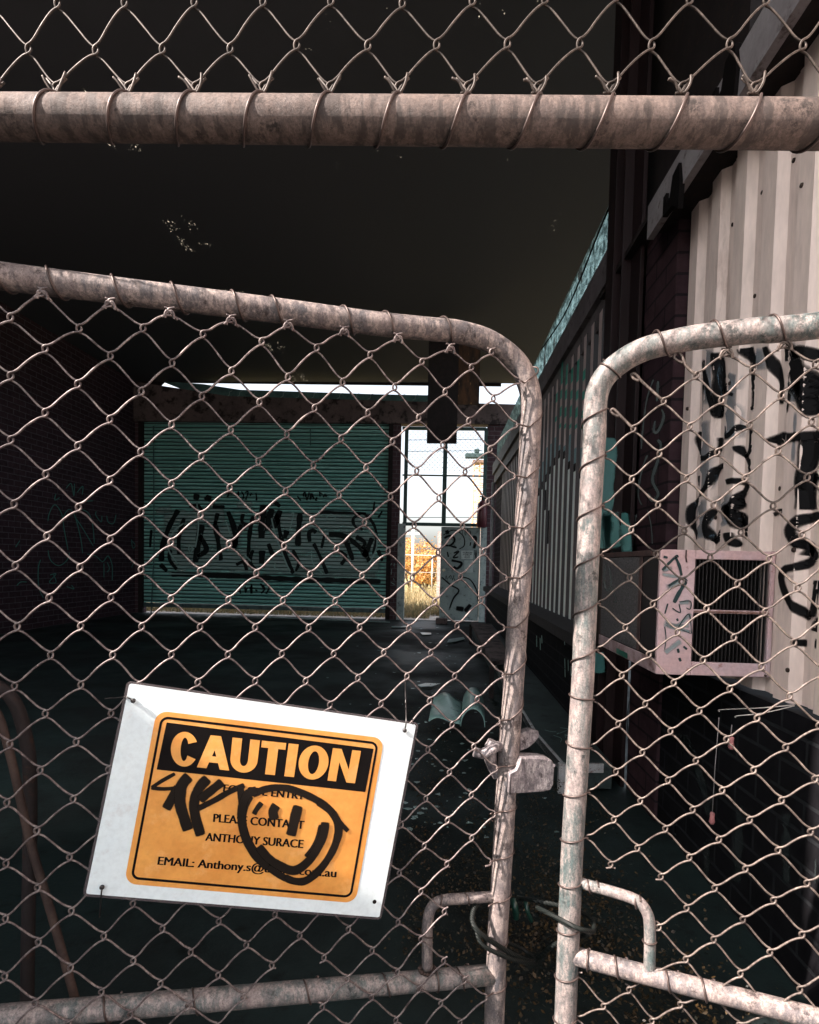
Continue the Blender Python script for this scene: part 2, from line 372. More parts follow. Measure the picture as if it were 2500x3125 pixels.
# twisted tail ends by the handle and hook ends at the top
for (x, y) in ((1521, 2201), (1500, 2492)):
    c = pl(GL, x, y, -.003)
    mb.tube([c+e*(.004*math.cos(t*1.3))+Vector((0, .003*math.sin(t*1.3), .002*t-.01)) for t in range(10)], .0013, 6)
loop(mb, pl(GL, 1340, 2748), e, .0092, -.008, start=.0, turns=1.0); loop(mb, pl(GL, 1425, 2742), e, .0092, .008, start=.0, turns=1.0)
loop(mb, pl(GL, 1305, 2850), Vector((0,0,1)), .0092, .008, start=.5, turns=.9)
for x, y in ((1330,2990),(1405,2984),(1180,3004),(940,3025),(600,3055),(330,3078)):
    loop(mb, pl(GL, x, y), e, .0165, .012 if x != 1330 else .001, start=-.3, turns=1.0, r=.0015)
mb.build_each('lashing_wire', M['tie'], gl)
# hooked wire ends sitting under the top rail
mb = MB()
for i in range(-5, 16, 2):
    u, v = LL.node(i, -2)
    for sg in (-1, 1):
        mb.tube(crom([LL.P(u+sg*.010, v-.009, sg*.002), LL.P(u+sg*.003, v-.002, -.002), LL.P(u-sg*.003, v+.001, -.003), LL.P(u-sg*.006, v-.004, -.002), LL.P(u-sg*.0055, v-.009, -.001)], 4), .0017, 8)
mb.build_each('wire_end', M['wire'], gl)
# weld beads
mb = MB()
for cx, cy in ((1304, 2958), (1506, 2740), (1500, 2974)):
    c = pl(GL, cx, cy)
    for k in range(14):
        t = 2*math.pi*k/14; rr = .0125 if cx == 1304 else .014
        ax2 = Vector((0, 0, 1)) if cx != 1304 else GL[2]
        o2 = (e*math.cos(t)-GL[2]*math.sin(t))*rr if cx == 1304 else (Vector((0,0,1))*math.cos(t)-GL[2]*math.sin(t))*.008-e*-.004
        h = -.002 if cx != 1304 else -.001+.002*random.random()
        cc = c+o2+Vector((0, 0, h)); s0 = .0028+.0012*random.random()
        mb.tube([cc-e*s0, cc-e*s0*.4, cc+e*s0*.4, cc+e*s0], [s0*.3, s0*.9, s0*.9, s0*.3], 8)
mb.build('weld', M['rust'], gl)

# cast drop latch on the left stile
la = pl(GL, 1552, 2330)
def L3(x, y, off=0): return pl(GL, x, y, off)
mb = MB()   # sheet housing to the right
ho = -.012
pts = [(1575,2348),(1592,2312),(1660,2314),(1685,2320),(1694,2336),(1690,2395),(1681,2412),(1655,2418),(1553,2424),(1554,2360)]
front = [L3(x, y, ho-.012) for x, y in pts]
mb.prism(front, GL[2]*.03); lat_o = mb.build('latch', M['cast'], gl, bevel=.0022)
mb = MB(); mb.tube([L3(1556,2424,ho-.015), L3(1557,2362,ho-.016), L3(1578,2352,ho-.017), L3(1586,2335,ho-.016), L3(1590,2314,ho-.014)], .0022, 8)
mb.tube([L3(1691,2335,ho-.010), L3(1691,2337,ho-.0126)], .0025, 8); mb.build('rim', M['cast'], lat_o)
mb = MB()   # lever: horn left and blade up right, passing behind the stile
mb.tube(crom([L3(1447,2295,-.006), L3(1475,2300,-.01), L3(1505,2286,-.014), L3(1520,2278,-.004), L3(1560,2290,.016), L3(1600,2262,.018)], 4), [.0085]*4+[.0095]*4+[.0085]*4+[.009]*9, 12)
mb.prism([L3(1588,2238,.008), L3(1620,2227,.008), L3(1643,2231,.008), L3(1646,2246,.008), L3(1632,2266,.008), L3(1612,2282,.008), L3(1588,2292,.008)], GL[2]*.016)
mb.tube(crom([L3(1506,2262,.004), L3(1497,2285,.006), L3(1500,2330,.008), L3(1518,2368,.008)], 4), [.010]*3+[.011]*5+[.009]*5, 12)
mb.build('lever', M['cast'], lat_o, bevel=.003)

# ------------------------------------------------------------------ right gate
gr = thing('chain_link_gate', 'right leaf of the chain link gate with a plain bent pipe corner and no sign', 'gate', (.4, .9, 0), 'gate leaves')
e2 = GR[1]
rc = [pl(GR, *p) for p in ((2500,993),(2315,1008),(2141,1027),(2054,1043),(1967,1066),(1902,1100),(1850,1145),(1824,1195),(1816,1254),(1815,1326),(1804,1507),(1793,1725),(1784,1942),(1778,2087),(1759,2390),(1746,2607),(1737,2825),(1728,3042))]
farr = rc[0]+e2*.45; endr = rc[-1].copy(); endr.z = bot+.04; brr = Vector((farr.x, farr.y, bot))
pathr = crom([farr]+rc+[endr], 6)+crom([endr, endr+e2*.02-Vector((0,0,.03)), Vector((endr.x, endr.y, bot))+e2*.07], 5)[1:]
mb = MB(); mb.tube(pathr, .0182, 24); mb.tube([Vector((endr.x, endr.y, bot))+e2*.07, brr], RT, 16); mb.tube([brr-Vector((0,0,.05)), farr+Vector((0,0,.02))], RT, 16)
mb.build('frame', M['pipe2'], gr)
mb = MB(); mb.tube([pl(GR, 1740, 2912), pl(GR, 1800, 2930), pl(GR, 2000, 2982), pl(GR, 2250, 3045), pl(GR, 2500, 3110), pl(GR, 2500, 3110)+e2*.44], .0148, 20); mb.build('middle_rail', M['pipe'], gr)
mb = MB(); mb.tube(crom([pl(GR, 1760, 2690), pl(GR, 1800, 2703), pl(GR, 1870, 2722), pl(GR, 1935, 2744), pl(GR, 1962, 2765), pl(GR, 1980, 2800), pl(GR, 1984, 2860), pl(GR, 1982, 2965)], 6), .0090, 16)
mb.build('handle_loop', M['pipe2'], gr)
chainlink(LR, 0, 22, 0, 32, r=.00155, par=0, skip=lambda i, j: (i, j) in ((0,22),(1,23),(2,24),(2,22),(0,0),(1,0),(0,24),(1,25)) or (j == 0 and i < 4) or (j == 1 and i < 3) or (j == 2 and i < 2) or (j == 3 and i < 1)).build('wire_mesh', M['wire_warm'], gr)
mb = MB()
mb.tube(crom([LR.P(*LR.node(2, 2)), pl(GR, 1960, 1165), pl(GR, 1948, 1150), pl(GR, 1935, 1140), pl(GR, 1927, 1146), pl(GR, 1938, 1158), pl(GR, 1950, 1162)], 4), .0022, 8)
mb.tube(crom([LR.P(*LR.node(1, 3)), pl(GR, 1893, 1268), pl(GR, 1880, 1254), pl(GR, 1870, 1248), pl(GR, 1864, 1256), pl(GR, 1876, 1266), pl(GR, 1889, 1271)], 4), .0022, 8)
mb.tube(crom([LR.P(*LR.node(3, 1)), pl(GR, 2095, 1118), pl(GR, 2082, 1088), pl(GR, 2066, 1074), pl(GR, 2058, 1090), pl(GR, 2070, 1102), pl(GR, 2085, 1108)], 4), .0022, 8)
for i in range(4, 22, 2):
    u, v = LR.node(i, 0)
    for sg in (-1, 1): mb.tube(crom([LR.P(u+sg*.010, v-.009, sg*.002), LR.P(u+sg*.003, v-.001, -.003), LR.P(u-sg*.004, v+.002, -.004), LR.P(u-sg*.008, v-.004, -.003), LR.P(u-sg*.008, v-.010, -.001)], 4), .0018, 8)
mb.build_each('wire_end', M['wire_warm'], gr)
mb = MB()
def wrapr(p0, target, rise, r=.0015):
    c = target; d = p0-c; d.z = 0; side = -d.normalized(); fr = -GR[2]; pts = [p0+Vector((0,0,-.001))]
    for k in range(10):
        t = math.pi*(.1+.95*k/9); pts.append(Vector((c.x, c.y, p0.z))-side*math.cos(t)*.0197+fr*math.sin(t)*.0197-Vector((0, 0, rise*k/9)))
    pts.append(pts[-1]+GR[2]*.014+side*-.008); mb.tube(crom(pts, 3), r, 7)
for j in range(2, 32, 2):
    u, v = LR.node(0, j); p = LR.P(u, v) if j > 3 else pl(GR, 1860, 1249)
    c = min(pathr, key=lambda x: abs(x.z-p.z+.01) if (x-GR[0]).dot(e2) < -.1 else 9)
    wrapr(p, c, .026 if j < 13 else (-.004 if j < 18 else .012), .0015)
for (x, y, cx, cy) in ((1925,1139,1862,1132),):
    c = pl(GR, cx, cy); ax = (pl(GR, 1902, 1100)-pl(GR, 1830, 1180)).normalized(); loop(mb, c, ax, .0182, .004, start=0, turns=1.0, r=.0015)
for x, y in ((2020,1048),(2195,1019),(2375,1003)):
    loop(mb, pl(GR, x, y), e2, .0182, .022, start=-.45, turns=1.0, r=.0017)
loop(mb, pl(GR, 1800, 2705), e2, .009, .008, start=0); loop(mb, pl(GR, 1940, 2752), e2, .009, .004, start=0); loop(mb, pl(GR, 1983, 2870), Vector((0,0,1)), .009, -.004, start=.5, turns=.9)
for x, y in ((1795,2929),(1885,2952),(2040,2992),(2150,3020)): loop(mb, pl(GR, x, y), e2, .0148, .010 if x > 1800 else .001, start=-.3, turns=1.0, r=.0016)
mb.build_each('lashing_wire', M['tie'], gr)

# ------------------------------------------------------------------ overhead rail and mesh
tf = thing('chain_link_fence', 'horizontal top pipe with chain link mesh rising above it over the gates', 'fence', (0, .66, 0))
_T = M['rail'].node_tree; _b = [n for n in _T.nodes if n.type == 'BSDF_PRINCIPLED'][0]; _l = _b.inputs['Base Color'].links[0].from_socket
_n = nz(_T, coords(_T, (1, .4, .22)), 75, 4, .6); _s = nd(_T, 'ShaderNodeSeparateXYZ'); _T.links.new(nd(_T, 'ShaderNodeTexCoord').outputs['Object'], _s.inputs[0])
_T.links.new(mix(_T, ramp(_T, _n, [(.50, 0.0), (.60, .75)]), _l, (.022, .016, .014)), _b.inputs['Base Color'])
rz = [pl(GT, x, y) for x, y in ((0,358),(1250,368),(2500,380))]
mb = MB(); dr = (rz[2]-rz[0]).normalized(); ra, rb = rz[0]-dr*.7, rz[2]+dr*.6
RR = .0228
mb.tube([ra, rz[0], rz[1], rz[2], rb], RR, 40); 
for xx in (-1.16, 1.14):
    t = (xx-rz[1].x)/dr.x; pz = rz[1]+dr*t; mb.tube([Vector((xx, .71, 0)), Vector((xx, .71, 2.6))], .03, 20)
mb.build('top_rail', M['rail'], tf)
class LTf:      # rows counted downward from the top for the builder
    P = LT.P
    def node(s, i, j): return LT.node(i, 12-j)
chainlink(LTf(), -12, 34, 0, 12, r=.0012, par=1).build('wire_mesh', M['wire_dark'], tf)
mb = MB(); mt = MB()
for i in range(-9, 33, 2):
    u, v = LT.node(i, 0); p = LT.P(u, v); c = rz[1]+dr*((p-rz[1]).dot(dr)-.006)
    loop(mb, c, -dr, RR, .026, start=-.35, turns=1.0, r=.0015)
    j1, j2 = random.uniform(-.003, .003), random.uniform(.0, .006)
    mt.tube(crom([LT.P(u-.012, v+.012, .002), LT.P(u-.004, v+.002, 0), LT.P(u+.002, v-.006, -.001), LT.P(u+.008, v+.002, -.003), LT.P(u+.011+j1, v+.010+j2, -.002)], 4), .0014, 8)
    mt.tube(crom([LT.P(u+.012, v+.012, .002), LT.P(u+.004, v+.002, 0), LT.P(u-.002, v-.006, -.001), LT.P(u-.009, v+.003, -.004), LT.P(u-.014+j1, v+.004+j2, -.005)], 4), .0014, 8)
mb.build_each('lashing_wire', M['tie'], tf); mt.build_each('wire_end', M['wire_dark'], tf)

# ------------------------------------------------------------------ caution sign
SO = -.030
sg = thing('caution_sign', 'laminated white and orange caution sign scrawled with black marker, tied to the left gate', 'sign', tuple(pl(GL, 262, 2728, SO)))
SC = [(395,2086),(1270,2212),(1158,2800),(262,2728)]
def sp(x, y, off=0):
    b = 4*max(0, min(1, (x-262)/1000))*(1-max(0, min(1, (x-262)/1000)))
    edge = ((y-2300)/500)**2 if y > 2300 else 0
    return pl(GL, x, y, SO-off-.004*b-.003*edge*math.sin((x-262)/300))
def bil(Q, s, t):
    a, b, c, d = Q; x = (a[0]*(1-s)+b[0]*s)*(1-t)+(d[0]*(1-s)+c[0]*s)*t; y = (a[1]*(1-s)+b[1]*s)*(1-t)+(d[1]*(1-s)+c[1]*s)*t; return x, y
def homo(Q):
    A = []; B = []
    for (s, t), (x, y) in zip(((0,0),(1,0),(1,1),(0,1)), Q):
        A += [[s, t, 1, 0, 0, 0, -x*s, -x*t], [0, 0, 0, s, t, 1, -y*s, -y*t]]; B += [x, y]
    h = np.linalg.solve(np.array(A, float), np.array(B, float))
    return lambda s, t: ((h[0]*s+h[1]*t+h[2])/(h[6]*s+h[7]*t+1), (h[3]*s+h[4]*t+h[5])/(h[6]*s+h[7]*t+1))
def rrect(mbx, fn, s0, t0, s1, t1, rs, rt, off, hole=None, n=8, mapf=None):
    def outl(s0, t0, s1, t1, rs, rt):
        o = []
        for cx, cy, a0 in ((s1-rs, t0+rt, -90), (s1-rs, t1-rt, 0), (s0+rs, t1-rt, 90), (s0+rs, t0+rt, 180)):
            for k in range(n+1):
                a = rad(a0+90*k/n); o.append((cx+rs*math.cos(a), cy+rt*math.sin(a)))
        # subdivide long edges so the panel follows the sheet
        r = []
        for k in range(len(o)):
            a, b = o[k], o[(k+1) % len(o)]; d = max(abs(a[0]-b[0]), abs(a[1]-b[1])); m = max(1, int(d/.1)) 
            for i in range(m): r.append((a[0]+(b[0]-a[0])*i/m, a[1]+(b[1]-a[1])*i/m))
        return r
    o = outl(s0, t0, s1, t1, rs, rt)
    if hole is None:
        # rings towards the centre line so the surface bends with the sheet
        cs, ct = (s0+s1)/2, (t0+t1)/2; rings = 8; base = len(mbx.v); m = len(o)
        for k in range(rings):
            f = 1-k/rings
            for s, t in o: mbx.vert(mapf(*fn(cs+(s-cs)*f, ct+(t-ct)*f), off))
        c = mbx.vert(mapf(*fn(cs, ct), off))
        for k in range(rings-1):
            for i in range(m):
                j = (i+1) % m; mbx.face((base+k*m+i, base+(k+1)*m+i, base+(k+1)*m+j, base+k*m+j))
        for i in range(m): mbx.face((base+(rings-1)*m+i, c, base+(rings-1)*m+(i+1) % m))
    else:
        wS, wT = hole; base = len(mbx.v); m = len(o)
        q_ = outl(s0+wS, t0+wT, s1-wS, t1-wT, max(rs-wS, .004), max(rt-wT, .004))
        if len(q_) != m:   # keep point counts equal
            cs, ct = (s0+s1)/2, (t0+t1)/2; q_ = [(cs+(s-cs)*(1-2*wS/(s1-s0)), ct+(t-ct)*(1-2*wT/(t1-t0))) for s, t in o]
        for s, t in o: mbx.vert(mapf(*fn(s, t), off))
        for s, t in q_: mbx.vert(mapf(*fn(s, t), off))
        for i in range(m):
            j = (i+1) % m; mbx.face((base+i, base+m+i, base+m+j, base+j))
def paper(name, c, c2, tr=.35, rough=.28, stain=(.6, .6, .6), samt=.3):
    m, T, b, out = newmat(name); co = coords(T); n = nz(T, co, 9, 8, .65); n2 = nz(T, co, 130, 4)
    col = mix(T, ramp(T, n, [(.35, 0.0), (.7, 1.0)]), c, c2); col = mix(T, ramp(T, nz(T, co, 22, 8, .7), [(.55, 0.0), (.62, samt)]), col, stain)
    col = mix(T, .22, col, ramp(T, n2, [(.3, .6), (.6, 1.0)]), 'MULTIPLY')
    T.links.new(col, b.inputs['Base Color']); b.inputs['Roughness'].default_value = rough
    b.inputs['Coat Weight'].default_value = .35; b.inputs['Coat Roughness'].default_value = .12
    t = nd(T, 'ShaderNodeBsdfTranslucent'); T.links.new(col, t.inputs[0]); ms = nd(T, 'ShaderNodeMixShader'); ms.inputs[0].default_value = tr
    T.links.new(b.outputs[0], ms.inputs[1]); T.links.new(t.outputs[0], ms.inputs[2]); T.links.new(ms.outputs[0], out.inputs[0])
    bump(T, b, nz(T, co, 14, 3), .15, .004); return m
M['paper'] = paper('laminated_paper', (.80, .90, .925), (.74, .85, .89), .2)
M['orange'] = paper('printed_orange', (.84, .41, .10), (.64, .25, .05), .2, samt=.25, stain=(.9, .55, .25))
M['ink'] = flat('printed_black', (.006, .005, .005), .7, 0, .06)
M['marker'] = paint('marker_black', (.010, .007, .005), .55, .3)
hs = homo(SC); mb = MB(); rrect(mb, hs, 0, 0, 1, 1, .008, .011, 0, mapf=sp); o = mb.build('sheet', M['paper'], sg)
so_ = o.modifiers.new('thick', 'SOLIDIFY'); so_.thickness = .0006
# clear laminate edge
m, T, b, out = newmat('laminate_edge'); b.inputs['Base Color'].default_value = (.10, .085, .09, 1); b.inputs['Roughness'].default_value = .15
tr = nd(T, 'ShaderNodeBsdfTransparent'); ms = nd(T, 'ShaderNodeMixShader'); ms.inputs[0].default_value = .65
T.links.new(tr.outputs[0], ms.inputs[1]); T.links.new(b.outputs[0], ms.inputs[2]); T.links.new(ms.outputs[0], out.inputs[0]); M['lam'] = m
mb = MB(); rrect(mb, hs, -.009, -.012, 1.009, 1.012, .016, .022, -.0008, hole=(.012, .016), mapf=sp); mb.build('laminate_edge', M['lam'], sg)
z2 = lambda L: [(200+x/1.5, 2000+y/1.5) for x, y in L]
hp = homo(z2([(417,252),(1460,380),(1328,1135),(268,1045)]))
mb = MB(); rrect(mb, hp, 0, 0, 1, 1, .05, .065, .0004, mapf=sp); mb.build('orange_panel', M['orange'], sg)
mb = MB(); rrect(mb, hp, .022, .028, .978, .972, .035, .045, .0006, hole=(.0105, .0145), mapf=sp)
hd = homo(z2([(463,307),(1411,428),(1373,626),(417,523)])); rrect(mb, hd, 0, 0, 1, 1, .004, .012, .0006, mapf=sp)
mb.build('black_border', M['ink'], sg)
def text_mesh(body, quad, offs, mapf, bold=0.0, name='lettering', mat=None, parent=None, spacing=1.0, sub=0):
    cu_ = bpy.data.curves.new('t', 'FONT'); cu_.body = body; cu_.size = 1; cu_.offset = bold; cu_.space_character = spacing; cu_.resolution_u = 4
    ob = bpy.data.objects.new('t', cu_); scene.collection.objects.link(ob)
    dg = bpy.context.evaluated_depsgraph_get(); me = bpy.data.meshes.new_from_object(ob.evaluated_get(dg))
    bm = bmesh.new(); bm.from_mesh(me)
    co = [v.co for v in bm.verts]; x0, x1 = min(c.x for c in co), max(c.x for c in co); y0, y1 = min(c.y for c in co), max(c.y for c in co)
    h = homo(quad); o0 = wloc(parent)
    for v in bm.verts: v.co = mapf(*h((v.co.x-x0)/(x1-x0), (y1-v.co.y)/(y1-y0)), offs)-o0
    bm.to_mesh(me); bm.free(); me.materials.clear(); me.materials.append(mat); me.name = name
    bpy.data.objects.remove(ob); bpy.data.curves.remove(cu_)
    n = bpy.data.objects.new(name, me); link(n, parent); return n

def heavy(parent):
    hq = homo(z2([(487,347),(1372,440),(1344,588),(478,500)])); mbx = MB()
    adv = {'C': .150, 'A': .160, 'U': .152, 'T': .136, 'I': .068, 'O': .166, 'N': .158}
    x0 = 0; tot = sum(adv[c] for c in 'CAUTION'); W_ = tot+.012
    def V(x, y): return mbx.vert(sp(*hq((x0+x)/W_, 1-y), .0009))
    def strip(A_, B_):
        ia = [V(*p) for p in A_]; ib = [V(*p) for p in B_]
        for k in range(len(ia)-1): mbx.face((ia[k], ia[k+1], ib[k+1], ib[k]))
    def poly(P_): mbx.face([V(*p) for p in P_])
    for c in 'CAUTION':
        w_ = adv[c]-.010; s_ = .050; h_ = .20
        if c in 'CO':
            cx, cy = w_/2, .5; a0, a1 = (0, 360) if c == 'O' else (30, 330)
            n = 40; A_, B_ = [], []
            for k in range(n+1):
                a = rad(a0+(a1-a0)*k/n); A_.append((cx+math.cos(a)*w_/2, cy+math.sin(a)*.52)); B_.append((cx+math.cos(a)*(w_/2-s_), cy+math.sin(a)*(.52-.17)))
            strip(A_, B_)
        elif c == 'A':
            poly([(-.010, 0), (.040, 0), (.102, 1), (.048, 1)]); poly([(w_+.010, 0), (w_-.040, 0), (.0485, .999), (.1015, .999)]); poly([(.043, .19), (w_-.043, .19), (w_-.055, .38), (.055, .38)])
        elif c == 'U':
            n = 20; A_ = [(0, 1)]; B_ = [(s_, 1)]
            for k in range(n+1):
                a = rad(180+180*k/n); A_.append((w_/2+math.cos(a)*w_/2, .38+math.sin(a)*.40)); B_.append((w_/2+math.cos(a)*(w_/2-s_), .38+math.sin(a)*.20))
            A_.append((w_, 1)); B_.append((w_-s_, 1)); strip(A_, B_)
        elif c == 'T': poly([(0, .8), (w_, .8), (w_, 1), (0, 1)]); poly([(w_/2-.026, 0), (w_/2+.026, 0), (w_/2+.026, .8), (w_/2-.026, .8)])
        elif c == 'I': poly([(.003, 0), (.055, 0), (.055, 1), (.003, 1)])
        elif c == 'N': poly([(0, 0), (.046, 0), (.046, 1), (0, 1)]); poly([(w_-.046, 0), (w_, 0), (w_, 1), (w_-.046, 1)]); poly([(.0461, 1), (.0461, .60), (w_-.0461, 0), (w_-.0461, .40)])
        x0 += adv[c]
    mbx.build('lettering', M['orange'], parent)
heavy(sg)
for body, Q, bd in (('FOR SITE ENTRY', [(727,590),(1097,628),(1092,661),(722,624)], .007), ('PLEASE CONTACT', [(680,725),(1093,758),(1090,796),(677,763)], .007),
                    ('ANTHONY SURACE', [(645,812),(1090,845),(1086,883),(640,849)], .007), ('EMAIL: Anthony.s@urdfm.com.au', [(428,919),(1241,976),(1237,1029),(420,971)], .007)):
    for k_ in range(3):   # heavier strokes: three passes a hair apart, joined below
        t_o = text_mesh(body, z2([(x+(k_-1)*2.2, y) for x, y in Q]), .0007+.00004*k_, sp, 0.0, 'lettering', M['ink'], sg)
        if k_ == 0: first = t_o
        else:
            bm = bmesh.new(); bm.from_mesh(first.data); bm.from_mesh(t_o.data); bm.to_mesh(first.data); bm.free(); bpy.data.objects.remove(t_o)

def ribbon(mb, pts, width, mapf, ends=.6, step=None, jit=.12, seed=0):
    """a painted stroke lying on a surface; pts in surface coordinates"""
    P = crom([Vector((x, y, 0)) for x, y in pts], 6) if len(pts) > 2 else [Vector((*pts[0], 0))+(Vector((*pts[1], 0))-Vector((*pts[0], 0)))*k/8 for k in range(9)]
    out = []
    if step:
        Q = [P[0]]
        for p in P[1:]:
            d = (p-Q[-1]).length; m = max(1, int(d/step))
            a = Q[-1]
            for k in range(1, m+1): Q.append(a+(p-a)*k/m)
        P = Q
    n = len(P); offs = (-1, -.75, -.35, 0, .35, .75, 1); cov = (0, .62, 1, 1, 1, .62, 0); base = len(mb.v)
    for i, p in enumerate(P):
        t = (P[min(i+1, n-1)]-P[max(i-1, 0)]).normalized(); s = Vector((-t.y, t.x, 0))
        ww = width*(1+jit*noise.noise(Vector((p.x*.02, p.y*.02, seed))))
        ec = 1 if 0 < i < n-1 else 0
        if i in (1, n-2): ec = .8
        for o, c in zip(offs, cov):
            p2 = p+s*o*ww*.62; mb.vert(mapf(p2.x, p2.y), c*ec)
    for i in range(n-1):
        for k in range(6):
            a = base+i*7+k; mb.face((a, a+1, a+8, a+7))
mb = MB(); f = lambda x, y: sp(200+x/1.5, 2000+y/1.5, .0030+.0000*x)
layer = [0]
def mk(pts, wd):
    layer[0] += 1; l = layer[0]*.00002
    ribbon(mb, pts, wd*1.12, lambda x, y: sp(200+x/1.5, 2000+y/1.5, .0010+l), step=6, seed=l*3e4)
for pts, wd in ((((505,540),(450,570),(390,608)), 16), (((388,606),(450,612),(520,606)), 16), (((520,600),(490,650),(458,708)), 40), (((570,550),(530,600),(525,680),(545,750),(562,805)), 46),
                (((655,560),(610,610),(590,670),(595,740),(622,832)), 42), (((722,575),(660,625),(610,665)), 38), (((600,705),(680,665),(750,625),(825,592)), 24), (((800,595),(806,660),(815,720)), 30),
                (((850,640),(920,612),(1010,608),(1110,642),(1190,690),(1240,750),(1245,830),(1215,910),(1160,985),(1100,1030),(1030,1030),(950,985),(880,915),(832,840),(812,760),(818,700),(850,640)), 30),
                (((880,618),(830,640),(806,720),(822,830),(870,915),(930,975)), 36), (((1150,668),(1215,715),(1252,790),(1240,860)), 30), (((1000,1010),(1080,1040),(1150,1000),(1200,940)), 26), (((1175,770),(1150,860),(1100,930)), 26), (((1225,715),(1262,770),(1296,808)), 18), (((968,684),(950,715),(958,755)), 40), (((1066,684),(1050,750),(1030,832)), 42), (((900,672),(875,705),(862,730)), 22),
                (((880,870),(930,930),(990,968),(1050,985),(1110,945),(1155,880),(1182,820),(1190,760)), 36)): mk(pts, wd)
mb.build('marker_scrawl', M['marker'], sg)
mb = MB()
for x, y in ((407,2138),(1235,2229),(312,2707),(1143,2752)): 
    c = sp(x, y, .001); mb.tube([c+GL[2]*.0, c-GL[2]*.0008], .0032, 12)
mb.build_each('eyelet', M['ink'], sg)
M['cable_tie'] = flat('black_plastic', (.02, .018, .018), .35)
for a, b2, c2 in (((407,2138),(385,2128),(320,2132)), ((1235,2229),(1240,2200),(1236,2065)), ((312,2707),(309,2730),(304,2800))):
    mb = MB(); mb.tube(crom([sp(*a, .005), sp(*a, .003), sp(*b2, .004), pl(GL, (b2[0]+c2[0])/2, (b2[1]+c2[1])/2, -.004), pl(GL, *c2, .004)], 4), .0011, 8)
    cc = sp(*a, .003); mb.tube([cc, cc-GL[2]*.002, cc-GL[2]*.0035], [.003, .0034, .0015], 10); mb.build('cable_tie', M['cable_tie'], sg)

# ------------------------------------------------------------------ steel cable lock round both stiles
ck = thing('cable_lock', 'green sheathed steel cable looped round both gate stiles at the bottom', 'cable', tuple(pl(GL, 1525, 2900)))
m, T, b, out = newmat('cable_strands'); co = coords(T, (1, 1, 1)); wv = nd(T, 'ShaderNodeTexWave', bands_direction='DIAGONAL'); wv.inputs['Scale'].default_value = 120
T.links.new(co, wv.inputs['Vector']); T.links.new(mix(T, wv.outputs[1], (.002, .004, .0035), (.010, .013, .012)), b.inputs['Base Color']); b.inputs['Roughness'].default_value = .55; b.inputs['Specular IOR Level'].default_value = .25; bump(T, b, wv.outputs[1], .6, .001); M['cable'] = m
def cab(pp, r): 
    mb.tube(crom(pp, 8), r, 12)
mb = MB()
cab([pl(GL,1470,2750,.01), pl(GL,1448,2772,-.01), pl(GL,1442,2810,-.024), pl(GL,1462,2845,-.036), pl(GL,1510,2880,-.034), pl(GL,1575,2918,-.02), pl(GL,1620,2935,.01), pl(GL,1640,2925,.04), pl(GR,1700,2880,.05), pl(GR,1800,2850,.03)], .0042)
cab([pl(GL,1452,2830,-.02), pl(GL,1470,2880,-.034), pl(GL,1530,2915,-.036), pl(GL,1590,2935,-.022), pl(GL,1635,2940,.01), pl(GL,1600,2900,.05), pl(GL,1500,2860,.04), pl(GL,1448,2850,.02), pl(GL,1452,2830,-.02)], .0036)
cab([pl(GR,1640,2770,.02), pl(GR,1680,2790,-.01), pl(GR,1735,2820,-.030), pl(GR,1780,2838,-.028), pl(GR,1812,2840,0), pl(GR,1800,2800,.035), pl(GR,1730,2770,.045), pl(GR,1640,2750,.04), pl(GL,1580,2740,.05)], .0040)
mb.build('steel_cable', M['cable'], ck)
M['green_plastic'] = flat('green_plastic', (.004, .03, .022), .3)
mb = MB(); cab([pl(GL,1565,2745,.03), pl(GL,1572,2770,.02), pl(GL,1575,2800,.03)], .006); cab([pl(GL,1605,2750,.03), pl(GL,1610,2780,.02), pl(GL,1622,2810,.03)], .004); mb.build('sheath', M['green_plastic'], ck)

# ------------------------------------------------------------------ dark bar leaning behind the left gate
br_ = thing('bent_pipe', 'thin brown pipe bent over at the top behind the left gate mesh', 'pipe', tuple(pl(GL, 240, 3060, .05)))
mb = MB(); mb.tube(crom([pl(GL, -260, 2230, .10), pl(GL, -120, 2110, .10), pl(GL, -20, 2160, .10), pl(GL, 30, 2300, .09), pl(GL, 90, 2560, .08), pl(GL, 160, 2800, .06), pl(GL, 238, 3080, .045)], 5), .0062, 12); mb.build('pipe', M['rust'], br_)
mb = MB(); mb.tube(crom([pl(GL, -200, 2150, .16), pl(GL, -60, 2085, .16), pl(GL, 35, 2130, .16), pl(GL, 80, 2260, .16), pl(GL, 92, 2420, .16), pl(GL, 85, 2900, .16), pl(GL, 80, 3400, .16)], 6), .0105, 14); mb.build('back_pipe', M['steel_dark'], br_)

# ================================================================== SETTING
CZ = 1.15
YB = 11.5
m, T, b, out = newmat('ground'); co = coords(T)
g1 = nz(T, co, .8, 8, .6); g2 = nz(T, co, 9, 8, .7); g3 = nz(T, co, 60, 5, .7)
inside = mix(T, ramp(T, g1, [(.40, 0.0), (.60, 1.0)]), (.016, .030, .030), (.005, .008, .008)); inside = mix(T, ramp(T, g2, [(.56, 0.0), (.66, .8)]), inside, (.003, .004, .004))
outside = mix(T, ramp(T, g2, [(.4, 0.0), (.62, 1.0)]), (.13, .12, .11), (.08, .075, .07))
field = mix(T, ramp(T, nz(T, co, 1.6, 8, .7), [(.4, 0.0), (.6, 1.0)]), (.38, .30, .14), (.14, .15, .05))
sx = nd(T, 'ShaderNodeSeparateXYZ'); T.links.new(co, sx.inputs[0])
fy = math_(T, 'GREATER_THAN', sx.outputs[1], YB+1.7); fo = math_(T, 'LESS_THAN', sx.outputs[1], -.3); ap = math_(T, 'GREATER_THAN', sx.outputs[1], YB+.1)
apr = mix(T, ramp(T, g2, [(.45, 0.0), (.6, 1.0)]), (.55, .52, .50), (.30, .22, .15))
